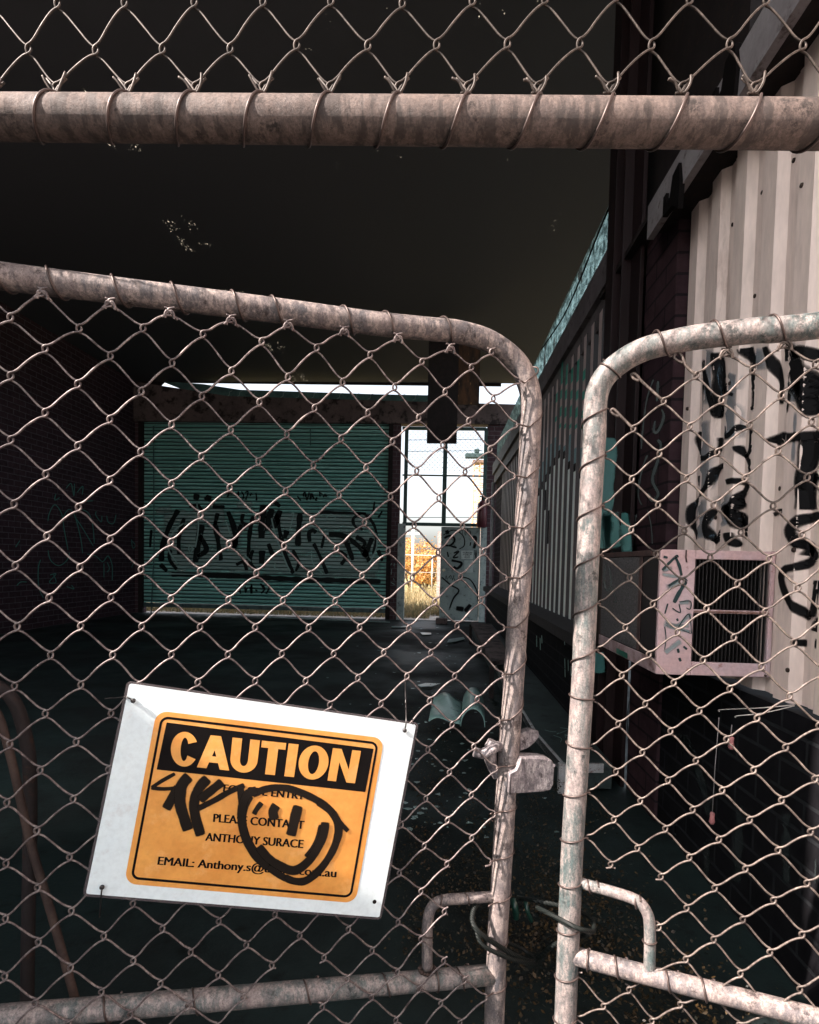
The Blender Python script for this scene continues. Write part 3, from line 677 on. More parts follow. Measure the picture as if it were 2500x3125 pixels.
col = mix(T, fo, inside, outside); col = mix(T, ap, col, apr); col = mix(T, fy, col, field)
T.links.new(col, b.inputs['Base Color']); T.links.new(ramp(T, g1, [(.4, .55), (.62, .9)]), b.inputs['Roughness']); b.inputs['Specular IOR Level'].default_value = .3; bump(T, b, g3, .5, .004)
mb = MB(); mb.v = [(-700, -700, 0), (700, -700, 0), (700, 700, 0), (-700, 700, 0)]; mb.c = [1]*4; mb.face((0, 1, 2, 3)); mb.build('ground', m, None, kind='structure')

# ------------------------------------------------------------------ the big shed: roof, left wall, back wall with roller door
wh = thing('warehouse', 'dark open warehouse behind the gates with a green roller door and wide window', 'warehouse', (-2, 6, 0))
# roof sheet with rust pinholes
m, T, b, out = newmat('roof_sheet'); co = coords(T); sx = nd(T, 'ShaderNodeSeparateXYZ'); T.links.new(co, sx.inputs[0])
b.inputs['Base Color'].default_value = (.076, .078, .088, 1); b.inputs['Roughness'].default_value = .85; b.inputs['Specular IOR Level'].default_value = .1
n1 = nz(T, coords(T, (1, .45, 1)), 75, 4, .7); n2 = nz(T, co, 4, 5, .7)
xl = math_(T, 'ABSOLUTE', math_(T, 'ADD', sx.outputs[0], -2+2.86)); seg = math_(T, 'LESS_THAN', math_(T, 'FRACT', math_(T, 'MULTIPLY', sx.outputs[1], .62)), .42)
ln = math_(T, 'MULTIPLY', math_(T, 'MULTIPLY', math_(T, 'LESS_THAN', xl, .17), math_(T, 'GREATER_THAN', xl, .04)), seg)
holes = math_(T, 'MULTIPLY', math_(T, 'GREATER_THAN', n1, .63), math_(T, 'MULTIPLY', ln, math_(T, 'GREATER_THAN', n2, .5)))
seg2 = math_(T, 'LESS_THAN', math_(T, 'FRACT', math_(T, 'MULTIPLY', sx.outputs[1], .8)), .5)
xr = math_(T, 'LESS_THAN', math_(T, 'ABSOLUTE', math_(T, 'ADD', sx.outputs[0], -2.05)), 1.1)
rb_ = math_(T, 'LESS_THAN', math_(T, 'FRACT', math_(T, 'MULTIPLY', sx.outputs[0], 5.2)), .28)
h2 = math_(T, 'MULTIPLY', math_(T, 'GREATER_THAN', n1, .67), math_(T, 'MULTIPLY', math_(T, 'MULTIPLY', seg2, xr), math_(T, 'MULTIPLY', rb_, math_(T, 'GREATER_THAN', n2, .55))))
hh = math_(T, 'MAXIMUM', holes, h2)
tr = nd(T, 'ShaderNodeBsdfTranslucent'); tr.inputs[0].default_value = (.24, .22, .17, 1); ms = nd(T, 'ShaderNodeMixShader'); T.links.new(hh, ms.inputs[0]); T.links.new(b.outputs[0], ms.inputs[1]); T.links.new(tr.outputs[0], ms.inputs[2]); T.links.new(ms.outputs[0], out.inputs[0])
mb = MB(); RZ = CZ+3.56; RF = -.55
mb.v = [(-14, RF, RZ), (2.1, RF, RZ), (2.1, 5.2, RZ), (1.6, 5.2, RZ), (1.6, YB, RZ), (-14, YB, RZ)]; mb.c = [1]*6; mb.face((5, 4, 3, 2, 1, 0)); mb.build('roof', m, wh)
M['roof_steel'] = flat('roof_steel', (.05, .046, .046), .9, 0, .1)
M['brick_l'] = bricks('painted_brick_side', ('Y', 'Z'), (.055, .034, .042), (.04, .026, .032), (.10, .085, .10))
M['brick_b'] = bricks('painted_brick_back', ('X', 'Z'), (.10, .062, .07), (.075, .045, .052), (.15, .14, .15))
M['concrete_d'] = surf('stained_concrete', (.17, .13, .125), (.11, .088, .085), 3, (.035, .028, .028), 6, .85, slo=.52, shi=.60)
def B(x, y): return atY(x, y, YB)
XL = B(412, 1400).x
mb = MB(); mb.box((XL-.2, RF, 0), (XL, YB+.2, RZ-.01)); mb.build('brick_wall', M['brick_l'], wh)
# back wall pieces (front face at YB)
zl = B(800, 1290).z       # underside of lintel
xd0, xd1 = B(432, 1500).x, B(1188, 1500).x
xw0, xw1 = B(1238, 1500).x, B(1478, 1500).x
zg = B(900, 1228).z
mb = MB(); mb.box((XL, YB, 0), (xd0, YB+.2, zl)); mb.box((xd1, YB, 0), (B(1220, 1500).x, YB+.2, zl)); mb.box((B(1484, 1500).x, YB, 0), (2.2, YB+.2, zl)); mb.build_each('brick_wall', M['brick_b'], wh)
mb = MB(); mb.prism([(XL, YB-.06, zl), (2.2, YB-.06, zl), (2.2, YB-.06, zg-.04), (B(700, 1180).x, YB-.06, zg+.10), (XL, YB-.06, zg+.38)], (0, .26, 0)); mb.build('lintel_beam', M['concrete_d'], wh)
# flashing sheet over the left half of the gap and ragged wires
M['teal_sheet'] = surf('teal_flashing', (.10, .22, .21), (.07, .14, .14), 6, (.03, .05, .05), 14, .6)
mb = MB(); mb.prism([B(493, 1163), B(620, 1172), B(732, 1189), B(1150, 1203), B(1308, 1206), B(1308, 1226), B(1150, 1228), B(600, 1205)], (0, .05, 0)); 
o = mb.build('flashing', M['teal_sheet'], wh); 
mb = MB()
for k in range(16):
    x = 690+k*44+random.uniform(-8, 8); y = 1192+.02*(x-690); mb.tube([B(x+12, y), B(x+4, y+3), B(x+2, y+14), B(x-6, y+18)], .004, 4)
mb.build_each('wire_scrap', flat('bright_wire', (.35, .45, .43), .4, .5), wh)
mb = MB(); mb.box((XL, YB+.02, B(600, 1160).z), (B(480, 1160).x, YB+.06, RZ-.01)); mb.prism([B(405, 1140), B(1530, 1166), B(1530, 1178), B(620, 1168), B(500, 1166), B(470, 1196), B(405, 1196)], (0, .04, 0)); mb.build('fascia', M['steel_dark'], wh)
# roller door
M['roller'] = surf('roller_door_paint', (.42, .80, .74), (.22, .55, .50), 5, (.015, .05, .045), 9, .38, stretch=(.12, 1, 7), slo=.55, shi=.66)
_m = M['roller']; _T = _m.node_tree; _b = [n for n in _T.nodes if n.type == 'BSDF_PRINCIPLED'][0]; _l = _b.inputs['Base Color'].links[0].from_socket
_co = coords(_T); _s = nd(_T, 'ShaderNodeSeparateXYZ'); _T.links.new(_co, _s.inputs[0]); _w = math_(_T, 'FRACT', math_(_T, 'MULTIPLY', _s.outputs[2], 1/.074))
_T.links.new(mix(_T, math_(_T, 'LESS_THAN', math_(_T, 'ABSOLUTE', math_(_T, 'SUBTRACT', _w, .5)), .13), _l, (.006, .016, .015)), _b.inputs['Base Color'])
dz0, dz1 = B(800, 1848).z, B(800, 1300).z+.12
YD = YB+.06; pit = .074
mb = MB(); nrow = int((dz1-dz0)/pit*8)
dzl = lambda s: dz0+.02-.10*s*0
for i, x in enumerate((xd0-.05, xd1+.05)):
    for k in range(nrow+1):
        z = dz0+(dz1-dz0)*k/nrow; t = (z/pit) % 1
        mb.vert((x, YD-.018*math.cos(2*math.pi*t)+(.014 if .42 < t < .62 else 0), z))
for k in range(nrow): mb.face((k, nrow+1+k, nrow+2+k, k+1))
rd = mb.build('roller_door', M['roller'], wh)
mb = MB(); mb.box((xd0-.02, YD-.03, dz0-.09), (xd1+.02, YD+.02, dz0-.005)); mb.build('bottom_bar', surf('door_bar', (.08, .13, .13), (.05, .08, .08), 6, (.03, .03, .03), 12, .5), rd)
mb = MB(); mb.box((xd0-.06, YB-.02, 0), (xd0+.03, YB+.05, dz1)); mb.box((xd1-.03, YB-.02, 0), (xd1+.06, YB+.05, dz1)); mb.build_each('guide_rail', M['steel_dark'], rd)
mb = MB(); mb.prism([B(415, 1258), B(640, 1283), B(415, 1270)], (0, -.02, 0)); mb.tube([B(470, 1300)-Vector((0, .02, 0)), B(472, 1680)-Vector((0, .02, 0)), B(462, 1890)-Vector((0, .02, 0))], .012, 8); mb.tube([B(948, 1310)-Vector((0, .02, 0)), B(948, 1360)-Vector((0, .02, 0))], .010, 6); mb.build('chain_guide', M['teal_sheet'], rd)
M['spray_black'] = paint('spray_black', (.006, .006, .007), .8, .6)
M['spray_dark'] = paint('spray_black_roller', (.006, .012, .012), .6, .25)
M['spray_pale'] = paint('spray_pale', (.50, .66, .63), .5, .7, .6, .074)
M['spray_white'] = paint('spray_white', (.40, .62, .58), .5, .5, .8)
dm = lambda off: (lambda x, y: (lambda p: Vector((p.x, YD-.020-off, p.z)))(atY(400+x/2.03, 1400+y/2.03, YD)))
mb = MB()
for pts, wd in ((((190,385),(600,350)), 120), (((180,500),(700,470)), 150), (((230,620),(820,630)), 130), (((760,380),(1500,400)), 100), (((720,520),(1540,510)), 140), (((800,650),(1560,660)), 120), (((150,330),(260,310)), 50), (((1000,700),(1540,720)), 60), (((650,290),(760,280)), 50)): ribbon(mb, pts, wd, dm(.0), step=24, jit=.5)
mb.build('graffiti', M['spray_pale'], rd)
mb = MB()
for pts, wd in ((((300,310),(240,420),(200,540),(190,640)), 34), (((335,360),(300,480),(300,600)), 26), (((440,400),(420,520),(400,650)), 40), (((410,215),(405,260)), 34), (((490,225),(470,265)), 34), (((520,380),(540,500),(560,640)), 30), (((420,470),(470,560),(410,610)), 30),
                (((500,300),(590,300)), 22), (((600,320),(640,430),(650,560)), 32), (((690,400),(650,500),(640,560)), 30), (((760,350),(735,480),(730,640)), 26), (((820,280),(815,400),(810,500)), 44), (((880,310),(860,360),(850,450)), 40), (((815,560),(810,660)), 40), (((900,330),(930,480),(960,600),(1010,720)), 26),
                (((930,310),(880,440)), 40), (((1050,330),(1040,440),(1035,545)), 34), (((970,440),(950,500)), 36), (((1110,520),(1105,460),(1130,445),(1150,460)), 26), (((1130,520),(1170,600),(1220,720)), 22), (((1220,470),(1320,480),(1430,560),(1480,640)), 34), (((1500,480),(1440,620)), 34), (((1330,500),(1380,640)), 30),
                (((1440,440),(1390,420),(1380,370),(1440,340),(1500,400),(1520,480),(1500,600)), 18), (((240,715),(600,725),(1000,745),(1560,760)), 30), (((250,560),(240,620),(290,690)), 22), (((360,300),(420,290),(440,330)), 18), (((540,330),(520,420)), 26), (((700,330),(690,390),(730,420)), 24), (((760,560),(740,640),(790,700)), 22), (((850,520),(880,600)), 30), (((1000,560),(1040,640),(1020,700)), 18), (((1180,560),(1200,470)), 16), (((1250,560),(1330,600),(1300,660)), 22), (((1390,480),(1450,520),(1430,560)), 26), (((1530,560),(1560,640)), 20), (((880,260),(930,300)), 22), (((1160,330),(1470,340)), 18), (((1510,260),(1500,350)), 12), (((1560,320),(1530,370)), 12), (((650,660),(700,640),(720,700)), 22), (((180,650),(230,700)), 26), (((130,430),(120,560)), 16)): ribbon(mb, pts, wd, dm(.002), step=18, jit=.4)
# two small tags
def scrib(mb, x0, y0, w_, h_, n, wd, fn, seed, step=8):
    rn = random.Random(seed)
    for k in range(n):
        x = x0+w_*k/n; pts = [(x+rn.uniform(-.2, .8)*w_/n, y0+rn.uniform(0, h_)) for _ in range(4)]
        ribbon(mb, pts, wd, fn, step=step, jit=.3)
scrib(mb, 600, 200, 190, 55, 7, 9, dm(.002), 3); scrib(mb, 1035, 205, 190, 55, 7, 9, dm(.002), 5); scrib(mb, 680, 770, 190, 70, 6, 10, dm(.002), 8)
mb.build('graffiti', M['spray_dark'], rd)
mb = MB()
for pts, wd in ((((335,395),(260,460),(235,560),(300,660)), 7), (((410,260),(420,420),(400,560)), 6), (((590,380),(620,480)), 6), (((545,560),(540,640)), 6), (((625,335),(730,340)), 5), (((870,360),(900,480),(960,640),(990,700)), 6), (((990,350),(1010,340),(980,460)), 5), (((700,590),(750,640)), 6), (((630,695),(780,700)), 7),
                (((900,640),(890,670),(920,690)), 5), (((1120,560),(1130,650),(1200,720)), 5), (((1210,360),(1240,345),(1270,360),(1240,380),(1210,362)), 4), (((1470,460),(1520,470),(1520,560),(1470,660)), 6), (((230,712),(420,716)), 6), (((370,530),(385,560),(370,580),(360,555),(372,530)), 5)): ribbon(mb, pts, wd*1.5, dm(.003), step=10)
mb.build('graffiti', M['spray_white'], rd)
# left wall tags (faint teal outlines)
wl = lambda x, y: (lambda p: Vector((XL+.006, p.y, p.z)))(atX(x/2.395, 1150+y/2.395, XL+.006))
M['spray_teal'] = paint('spray_teal', (.07, .25, .22), .5, .5, .9)
mb = MB()
for pts in (((540,1015),(600,1100),(690,1250)), ((350,1060),(360,1000),(400,935),(450,1000),(470,1120),(500,1280)), ((460,1030),(500,970),(545,1010),(590,1180),(605,1300)), ((590,965),(650,1000),(680,1100),(690,1230)), ((350,1260),(370,1340),(430,1380),(490,1340),(510,1280)),
            ((630,1295),(700,1310),(750,1350),(790,1310),(820,1380),(820,1500)), ((760,1350),(760,1480)), ((300,1330),(280,1400),(285,1540),(320,1620)), ((705,980),(700,1010),(740,1060),(745,1010)), ((780,1010),(790,1060),(830,1070),(850,1000)), ((410,850),(400,900),(440,880)), ((480,820),(520,780),(540,870),(545,770)), ((560,850),(605,800),(600,870)), ((610,910),(690,905)),
            ((960,1180),(970,1250),(990,1230),(955,1190)), ((950,1360),(980,1340),(960,1400)), ((360,1450),(410,1440),(360,1500),(410,1500),(385,1430)), ((120,1530),(150,1500),(200,1500)), ((110,1250),(150,1190)), ((780,1350),(800,1400),(780,1430)), ((480,1530),(540,1550),(520,1520))):
    ribbon(mb, pts, 7, wl, step=12)
mb.build('graffiti', M['spray_teal'], wh)

# window over the doorway
M['teal_frame'] = surf('green_window_frame', (.06, .13, .12), (.04, .08, .08), 8, (.03, .03, .03), 20, .5)
wn = MB(); t = .03; zt, zb = B(1360, 1305).z, B(1360, 1600).z
for x0, x1, z0, z1 in ((1232,1243,zb,zt),(1474,1484,zb,zt),(1350,1363,zb,zt)): wn.box((B(x0,1500).x, YB, z0), (B(x1,1500).x, YB+.06, z1))
for y0, y1 in ((1303,1312),(1449,1453),(1596,1606)): wn.box((B(1228,y1).x, YB-.004, B(1360,y1).z), (B(1484,y1).x, YB+.056, B(1360,y0).z))
wo = wn.build('window_frame', M['teal_frame'], wh)
mb = MB(); xa, xb = B(1243,1400).x, B(1474,1400).x; za, zb2 = B(1360,1312).z, B(1360,1440).z
st = .10; k = 0
x = xa-1.2
while x < xb+1.2:
    for sg_ in (1, -1):
        p = [Vector((x, YB+.1, zb2)), Vector((x+sg_*(za-zb2), YB+.1, za))]
        # clip to the opening
        q1, q2 = p; d = q2-q1
        ts = sorted(((xa-q1.x)/d.x, (xb-q1.x)/d.x)); t0, t1 = max(0, ts[0]), min(1, ts[1])
        if t1 > t0: mb.tube([q1+d*t0, q1+d*t1], .003, 4)
    x += st
for zz in (B(1360,1375).z, B(1360,1340).z, B(1360,1580).z): mb.tube([Vector((xa, YB+.12, zz)), Vector((xb, YB+.12, zz+.03))], .006, 4)
mb.build('wire_guard', M['teal_frame'], wo)
M['white_board'] = surf('tagged_white_paint', (.42, .50, .49), (.30, .38, .38), 8, (.10, .12, .13), 14, .5, slo=.55)
mb = MB(); mb.box((B(1214,1700).x, YB-.05, 0), (B(1236,1700).x, YB+.16, B(1220,1598).z)); mb.build('door_jamb', M['white_board'], wh)
dr_ = MB(); dr_.box((B(1345,1700).x, YB+.02, 0.02), (B(1464,1700).x, YB+.065, B(1400,1608).z)); do = dr_.build('door', surf('door_white', (.34, .42, .41), (.27, .34, .34), 5, (.10, .12, .12), 10, .5), wh, bevel=.004)
mb = MB(); mb.box((B(1466,1700).x, YB-.01, 0), (B(1484,1700).x, YB+.10, B(1400,1608).z)); mb.build('door_frame', M['white_board'], wh)
mb = MB(); c = B(1355,1740); mb.tube([c, c-Vector((0,.05,0)), c-Vector((0,.09,0))], [.012,.03,.022], 12); mb.build('handle', flat('worn_brass', (.5,.45,.35), .4, .6), do)
DF = YB+.017
dd = lambda x, y: (lambda p: Vector((p.x, DF, p.z)))(atY(1150+x/2.395, 1050+y/2.395, DF))
mb = MB(); mb.prism([dd(618,1510), dd(705,1510), dd(705,1572), dd(618,1572)], (0, -.004, 0)); s1 = mb.build('notice', flat('notice_white', (.50,.58,.57), .5), do)
mb = MB(); mb.prism([dd(640,1580), dd(705,1580), dd(705,1670), dd(640,1670)], (0, -.004, 0)); mb.build('notice', flat('notice_grey', (.40,.48,.47), .5), do)
d2 = lambda x, y, o=0: (lambda p: Vector((p.x, DF-.006-o, p.z)))(atY(x, y, DF))
def dq(x0, y0, x1, y1): return [(1150+x/2.395, 1050+y/2.395) for x, y in ((x0,y0),(x1,y0),(x1,y1),(x0,y1))]
for body, qd in (('NO SMOKING', dq(628,1518,698,1528)), ('IS PERMITTED', dq(630,1531,696,1541)), ('IN THE', dq(645,1544,680,1553)), ('FACTORY', dq(642,1557,684,1566))): text_mesh(body, qd, 0, d2, .02, 'lettering', M['ink'], s1)
mb = MB()
for pts, wd in ((((490,1420),(540,1400),(570,1430),(540,1470),(490,1470)), 16), (((520,1470),(590,1490)), 14), (((515,1515),(525,1560)), 12), (((560,1530),(600,1515),(560,1560),(600,1555)), 11), (((540,1580),(620,1600),(590,1640),(560,1625)), 18), (((700,1410),(725,1420),(710,1500)), 20), (((680,1460),(690,1462)), 26),
                (((470,1700),(540,1760),(600,1800),(560,1860),(530,1940)), 12), (((600,1700),(680,1720),(730,1800),(740,1880)), 10), (((480,1400),(560,1360),(630,1400),(640,1470),(600,1500)), 8), (((690,1900),(640,1960)), 30), (((500,1380),(530,1370)), 34), (((575,1930),(640,1940)), 34)): ribbon(mb, pts, wd, dd, step=10, jit=.3)
scrib(mb, 610, 1340, 80, 70, 5, 4, dd, 4); scrib(mb, 505, 1680, 70, 50, 6, 4, dd, 6); scrib(mb, 715, 1500, 18, 80, 4, 4, dd, 7)
mb.build('graffiti', M['spray_black'], do)
mb = MB()
for pts in (((60,1590),(75,1640),(55,1630),(85,1610)), ((110,1600),(100,1620)), ((130,1600),(125,1625)), ((55,1660),(85,1700)), ((110,1640),(105,1690)), ((60,1700),(100,1680)), ((100,1740),(135,1760)), ((120,1710),(130,1730))): ribbon(mb, pts, 4, lambda x, y: (lambda p: Vector((p.x, YB-.005, p.z)))(B(1150+x/2.395, 1050+y/2.395)), step=8)
mb.build('graffiti', M['spray_white'], wh)
# hanging sheets in front of the gap
hg = thing('suspended_sheet', 'tall blackened steel sheets hanging from the roof in front of the far window', 'panel', tuple(atY(1350, 1350, 8.5)))
Hh = lambda x, y: atY(x, y, 8.5)
mb = MB(); a, c = Hh(1308, 1110), Hh(1394, 1352); mb.box((a.x, 8.5, c.z), (c.x, 8.56, RZ-.17)); mb.build('panel', M['steel_dark'], hg)
a, c = Hh(1396, 1100), Hh(1463, 1230); mb = MB(); mb.box((a.x, 8.56, c.z), (c.x, 8.60, RZ-.17)); mb.build('rusty_panel', surf('rust_sheet', (.10, .05, .025), (.03, .02, .015), 9, (.30, .17, .07), 16, .8, stretch=(1,1,.3), slo=.6, shi=.66), hg)
# extinguisher-like dark bag by the window
eb = thing('fire_extinguisher', 'dark red cylinder hanging on the brick beside the far window', 'extinguisher', tuple(B(1472, 1580)))
mb = MB(); c = B(1470, 1570)-Vector((0, .12, 0)); mb.tube([c+Vector((0,0,z)) for z in (.27,.24,.2,.0,-.24,-.27)], [.02,.05,.09,.1,.1,.07], 16); mb.build('body', flat('dull_red', (.10,.02,.03), .4), eb)
mb = MB(); mb.tube([c+Vector((0,0,.27)), c+Vector((0,0,.33))], .018, 8); mb.box(c+Vector((-.06,-.01,.33)), c+Vector((.06,.01,.35))); mb.build('valve', M['steel_dark'], eb)

# ------------------------------------------------------------------ right-hand building along the alley
rbd = thing('side_building', 'low brick and corrugated steel building along the right with a covered eave and graffiti', 'building', (1.2, 4, 0))
M['brick_r'] = bricks('dark_red_brick', ('Y', 'Z'), (.060, .034, .040), (.045, .026, .032), (.022, .017, .020), sc=1.05)
M['brick_rf'] = bricks('dark_red_brick_front', ('X', 'Z'), (.060, .034, .040), (.045, .026, .032), (.022, .017, .020), sc=1.05)
M['brick_low'] = bricks('black_brick', ('Y', 'Z'), (.010, .010, .012), (.008, .008, .010), (.020, .022, .025))
def clad_mat(name, c1, c2, st):
    return surf(name, c1, c2, 3, st, 5, .5, stretch=(1, 1, .25), slo=.60, shi=.74, bs=.15)
M['clad'] = clad_mat('cream_cladding', (.86, .72, .66), (.80, .66, .61), (.42, .31, .27))
M['clad_far'] = clad_mat('cream_cladding_far', (.72, .58, .56), (.60, .49, .48), (.16, .18, .20))
M['clad_pan'] = clad_mat('shaded_pans', (.075, .065, .068), (.04, .042, .048), (.02, .02, .02))  # shade on the webs and pans between ribs, put into a dark colour
def prof(y, pitch, depth, pf=0):
    t = ((y+pf)/pitch) % 1
    # broad crest, sloped webs, narrow pan
    if t < .12: return depth*t/.12
    if t < .50: return depth
    if t < .62: return depth*(1-(t-.50)/.12)
    return .0 + (.0035 if .78 < t < .84 else 0)
def cladding(name, X, y0, y1, z0, z1, mat, parent, pitch=.19, depth=.028, mat2=None):
    ys = [y0]
    k = math.floor(y0/pitch)
    while k*pitch < y1:
        for t in (0, .12, .50, .62, .78, .80, .82, .84):
            y = (k+t)*pitch
            if y0 < y < y1: ys.append(y)
        k += 1
    ys.append(y1); mb = MB(); nz_ = 6
    for y in ys:
        for j in range(nz_+1):
            zz = (z0(y) if callable(z0) else z0); mb.vert((X-prof(y+1e-5, pitch, depth), y, zz+(z1-zz)*j/nz_))
    n = nz_+1
    for i in range(len(ys)-1):
        for j in range(nz_): mb.face((i*n+j, i*n+j+1, (i+1)*n+j+1, (i+1)*n+j))
    o = mb.build(name, mat, parent)
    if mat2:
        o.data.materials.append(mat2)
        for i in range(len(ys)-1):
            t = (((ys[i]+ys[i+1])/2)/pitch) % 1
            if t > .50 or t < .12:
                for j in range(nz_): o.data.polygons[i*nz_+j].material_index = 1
    s_ = o.modifiers.new('thick', 'SOLIDIFY'); s_.thickness = .0012; s_.offset = 0; return o
XN = 1.06
yn1 = atX(2085, 1500, XN).y; yb_ = atX(2345, 2112, XN)
ncl = cladding('cladding', XN, -.6, yn1, yb_.z, CZ+1.80, M['clad'], rbd)
# bolts and rust holes in the near sheet
mb = MB()
for x, y in ((2424,489),(2448,565),(2328,587),(2237,685),(2150,771),(2305,903),(2120,1247),(2098,1247),(2185,1580),(2262,1568),(2383,1492),(2374,1562),(2423,1678),(2405,2045),(2425,1678),(2383,1490),(2100,1248),(2228,1170)):
    p = atX(x, y, XN-.02); px = XN-prof(p.y, .19, .028)-.001; p = atX(x, y, px)
    mb.tube([p+Vector((.001,0,0)), p-Vector((.004,0,0)), p-Vector((.005,0,0))], [.0075,.0065,.002], 8)
mb.build_each('bolt_head', M['rust'], ncl)
# graffiti strokes following the ribs
def nearm(off):
    def f(x, y):
        p = atX(x, y, XN-.014); return Vector((XN-prof(p.y, .19, .028)-.0025-off, p.y, p.z))
    return f
mb = MB(); zz = lambda L: [(1750+x/2.3, 950+y/2.3) for x, y in L]; z3 = lambda L: [(1750+x/2.3, 1650+y/2.3) for x, y in L]
for pts, wd in ((zz(((895,330),(905,520),(905,780))), 11), (zz(((905,340),(945,430),(985,600),(1020,760))), 15), (zz(((1010,280),(1030,450),(1020,600),(1020,750))), 20), (zz(((1075,500),(1040,580))), 12), (zz(((1210,250),(1240,330),(1300,420))), 26), (zz(((1240,360),(1250,500),(1265,640),(1235,700))), 20),
                (zz(((1380,240),(1410,360),(1440,500),(1440,660))), 18), (zz(((1470,240),(1480,360))), 16), (zz(((1530,230),(1600,400),(1720,600))), 60), (zz(((1510,430),(1540,560),(1520,720))), 26), (zz(((1600,480),(1660,640),(1700,720))), 44), (zz(((1570,300),(1640,280),(1720,330))), 40),
                (zz(((1090,800),(1100,880),(1170,820),(1190,800))), 14), (zz(((880,840),(870,900),(875,960),(905,1020))), 15), (zz(((1020,880),(1015,960),(970,1020),(920,1030),(910,1000))), 16), (zz(((1160,940),(1190,1010),(1230,1090),(1240,1180))), 16), (zz(((1230,820),(1230,920),(1210,1000),(1180,1020))), 15), (zz(((1050,1080),(1000,1110),(960,1230),(900,1300))), 14),
                (zz(((870,1150),(875,1200),(900,1240))), 14), (zz(((880,1300),(835,1370),(830,1480),(860,1590),(890,1620))), 12), (zz(((1100,1200),(1160,1190),(1200,1230),(1150,1330),(1190,1340))), 20), (zz(((1080,1360),(1130,1420),(1200,1480),(1220,1600))), 26), (zz(((1190,1330),(1120,1400),(1180,1520))), 30), (zz(((990,1380),(950,1500),(980,1610))), 16), (zz(((1110,1550),(1120,1600),(1160,1650))), 22), (zz(((1040,1530),(1000,1600),(970,1620))), 16),
                (zz(((1400,930),(1440,890),(1560,885),(1725,870))), 34), (zz(((1670,890),(1660,1020),(1640,1150),(1640,1400))), 38), (zz(((1380,1430),(1440,1400),(1465,1410))), 16), (zz(((1700,1150),(1660,1180),(1640,1260))), 24), (zz(((1725,1430),(1620,1460),(1560,1540),(1600,1620),(1650,1660),(1640,1725))), 30),
                (z3(((1560,0),(1630,40),(1670,110),(1600,180),(1530,200),(1500,260),(1530,370),(1580,470),(1650,550))), 22), (z3(((1690,270),(1670,400),(1650,545))), 20), (z3(((1725,560),(1690,600),(1670,640))), 40), (z3(((1560,715),(1620,718))), 20), (z3(((1660,722),(1725,728))), 26), (zz(((1100,560),(1160,590))), 10)): ribbon(mb, pts, wd, nearm(.001), step=5, jit=.35)
mb.build('graffiti', M['spray_black'], ncl)
mb = MB()
M['spray_blue'] = paint('spray_blue', (.12, .20, .27), .5, .9, .55)
for pts, wd in ((zz(((970,260),(960,420),(980,660))), 40), (zz(((1150,430),(1120,560),(1140,900))), 46), (zz(((930,760),(940,980),(930,1260))), 44), (zz(((1060,1280),(1080,1400),(1120,1500))), 50), (zz(((900,1320),(930,1600))), 46), (zz(((1340,250),(1330,420))), 40), (zz(((1570,300),(1560,640))), 60), (zz(((1600,700),(1590,900),(1580,1060))), 10)): ribbon(mb, pts, wd, nearm(.0), step=6, jit=.5)
mb.build('graffiti', M['spray_blue'], ncl)
# eave: fascia board, soffit and bracket
XE = .9
M['fascia'] = surf('grey_fascia_paint', (.30, .28, .29), (.24, .22, .23), 4, (.10, .08, .08), 9, .6, slo=.58)
ye = atX(1978, 640, XE).y; zf0 = CZ+XE/.605; zf1 = CZ+XE/.55
mb = MB(); mb.box((XE, -.6, zf0), (XE+.03, ye, zf1)); mb.build('fascia_board', M['fascia'], rbd)
mb = MB(); mb.box((XE+.03, -.6, zf0+.03), (2.0, ye, zf0+.06)); mb.box((XE+.03, -.6, zf1-.01), (2.0, ye+.9, zf1+.02)); mb.box((XN+.03, -.6, 1.0), (XN+.06, 6.4, zf1-.02)); mb.box((1.06, 2.2, zf1+.03), (1.10, 3.36, RZ-.01)); mb.build('eave', M['steel_dark'], rbd)
mb = MB(); p = atX(2225, 215, XE-.01)
for px, py in ((2225, 215), (2060, 560)):
    p = atX(px, py, XE-.012); s_ = 1.0
    mb.prism([p+Vector((0, dy*s_, dz*s_)) for dy, dz in ((-.03,.06),(.03,.05),(.05,-.02),(.09,-.03),(.09,.02),(.12,.02),(.12,-.06),(.02,-.07),(-.04,-.12),(-.05,-.02))], (.02, 0, 0))
mb.build_each('gutter_bracket', M['ink'], rbd)
# brick pier between the sheet and the column
XP = 1.0; yp0, yp1 = yn1+.02, atX(1947, 1500, XP).y
mb = MB(); mb.box((XP, yp0, 0), (XP+.3, yp1, zf1-.02)); pier = mb.build('brick_pier', M['brick_r'], rbd)
mb = MB(); mb.box((XP+.003, yp0-.004, 0), (XN+.04, yp0-.001, zf1-.02)); mb.build('brick_return', M['brick_rf'], rbd)
M['spray_grey'] = paint('spray_grey', (.22, .27, .27), .5, .8, .6)
mb = MB(); pm = lambda x, y: (lambda p: Vector((XP-.003, p.y, p.z)))(atX(1750+x/2.3, 950+y/2.3, XP))
for pts, wd in ((((570,470),(520,620),(490,850),(480,980)), 16), (((620,680),(640,740),(600,840),(570,840),(580,760)), 22), (((590,900),(620,940),(600,1040),(560,1180),(600,1280),(560,1330),(520,1270)), 28), (((530,1000),(490,1100),(460,1280),(490,1370)), 16), (((520,1380),(550,1500),(560,1640)), 10), (((440,1420),(420,1600)), 22), (((600,480),(590,640)), 26)): ribbon(mb, pts, wd, pm, step=7, jit=.5)
mb.build('graffiti', M['spray_grey'], pier)
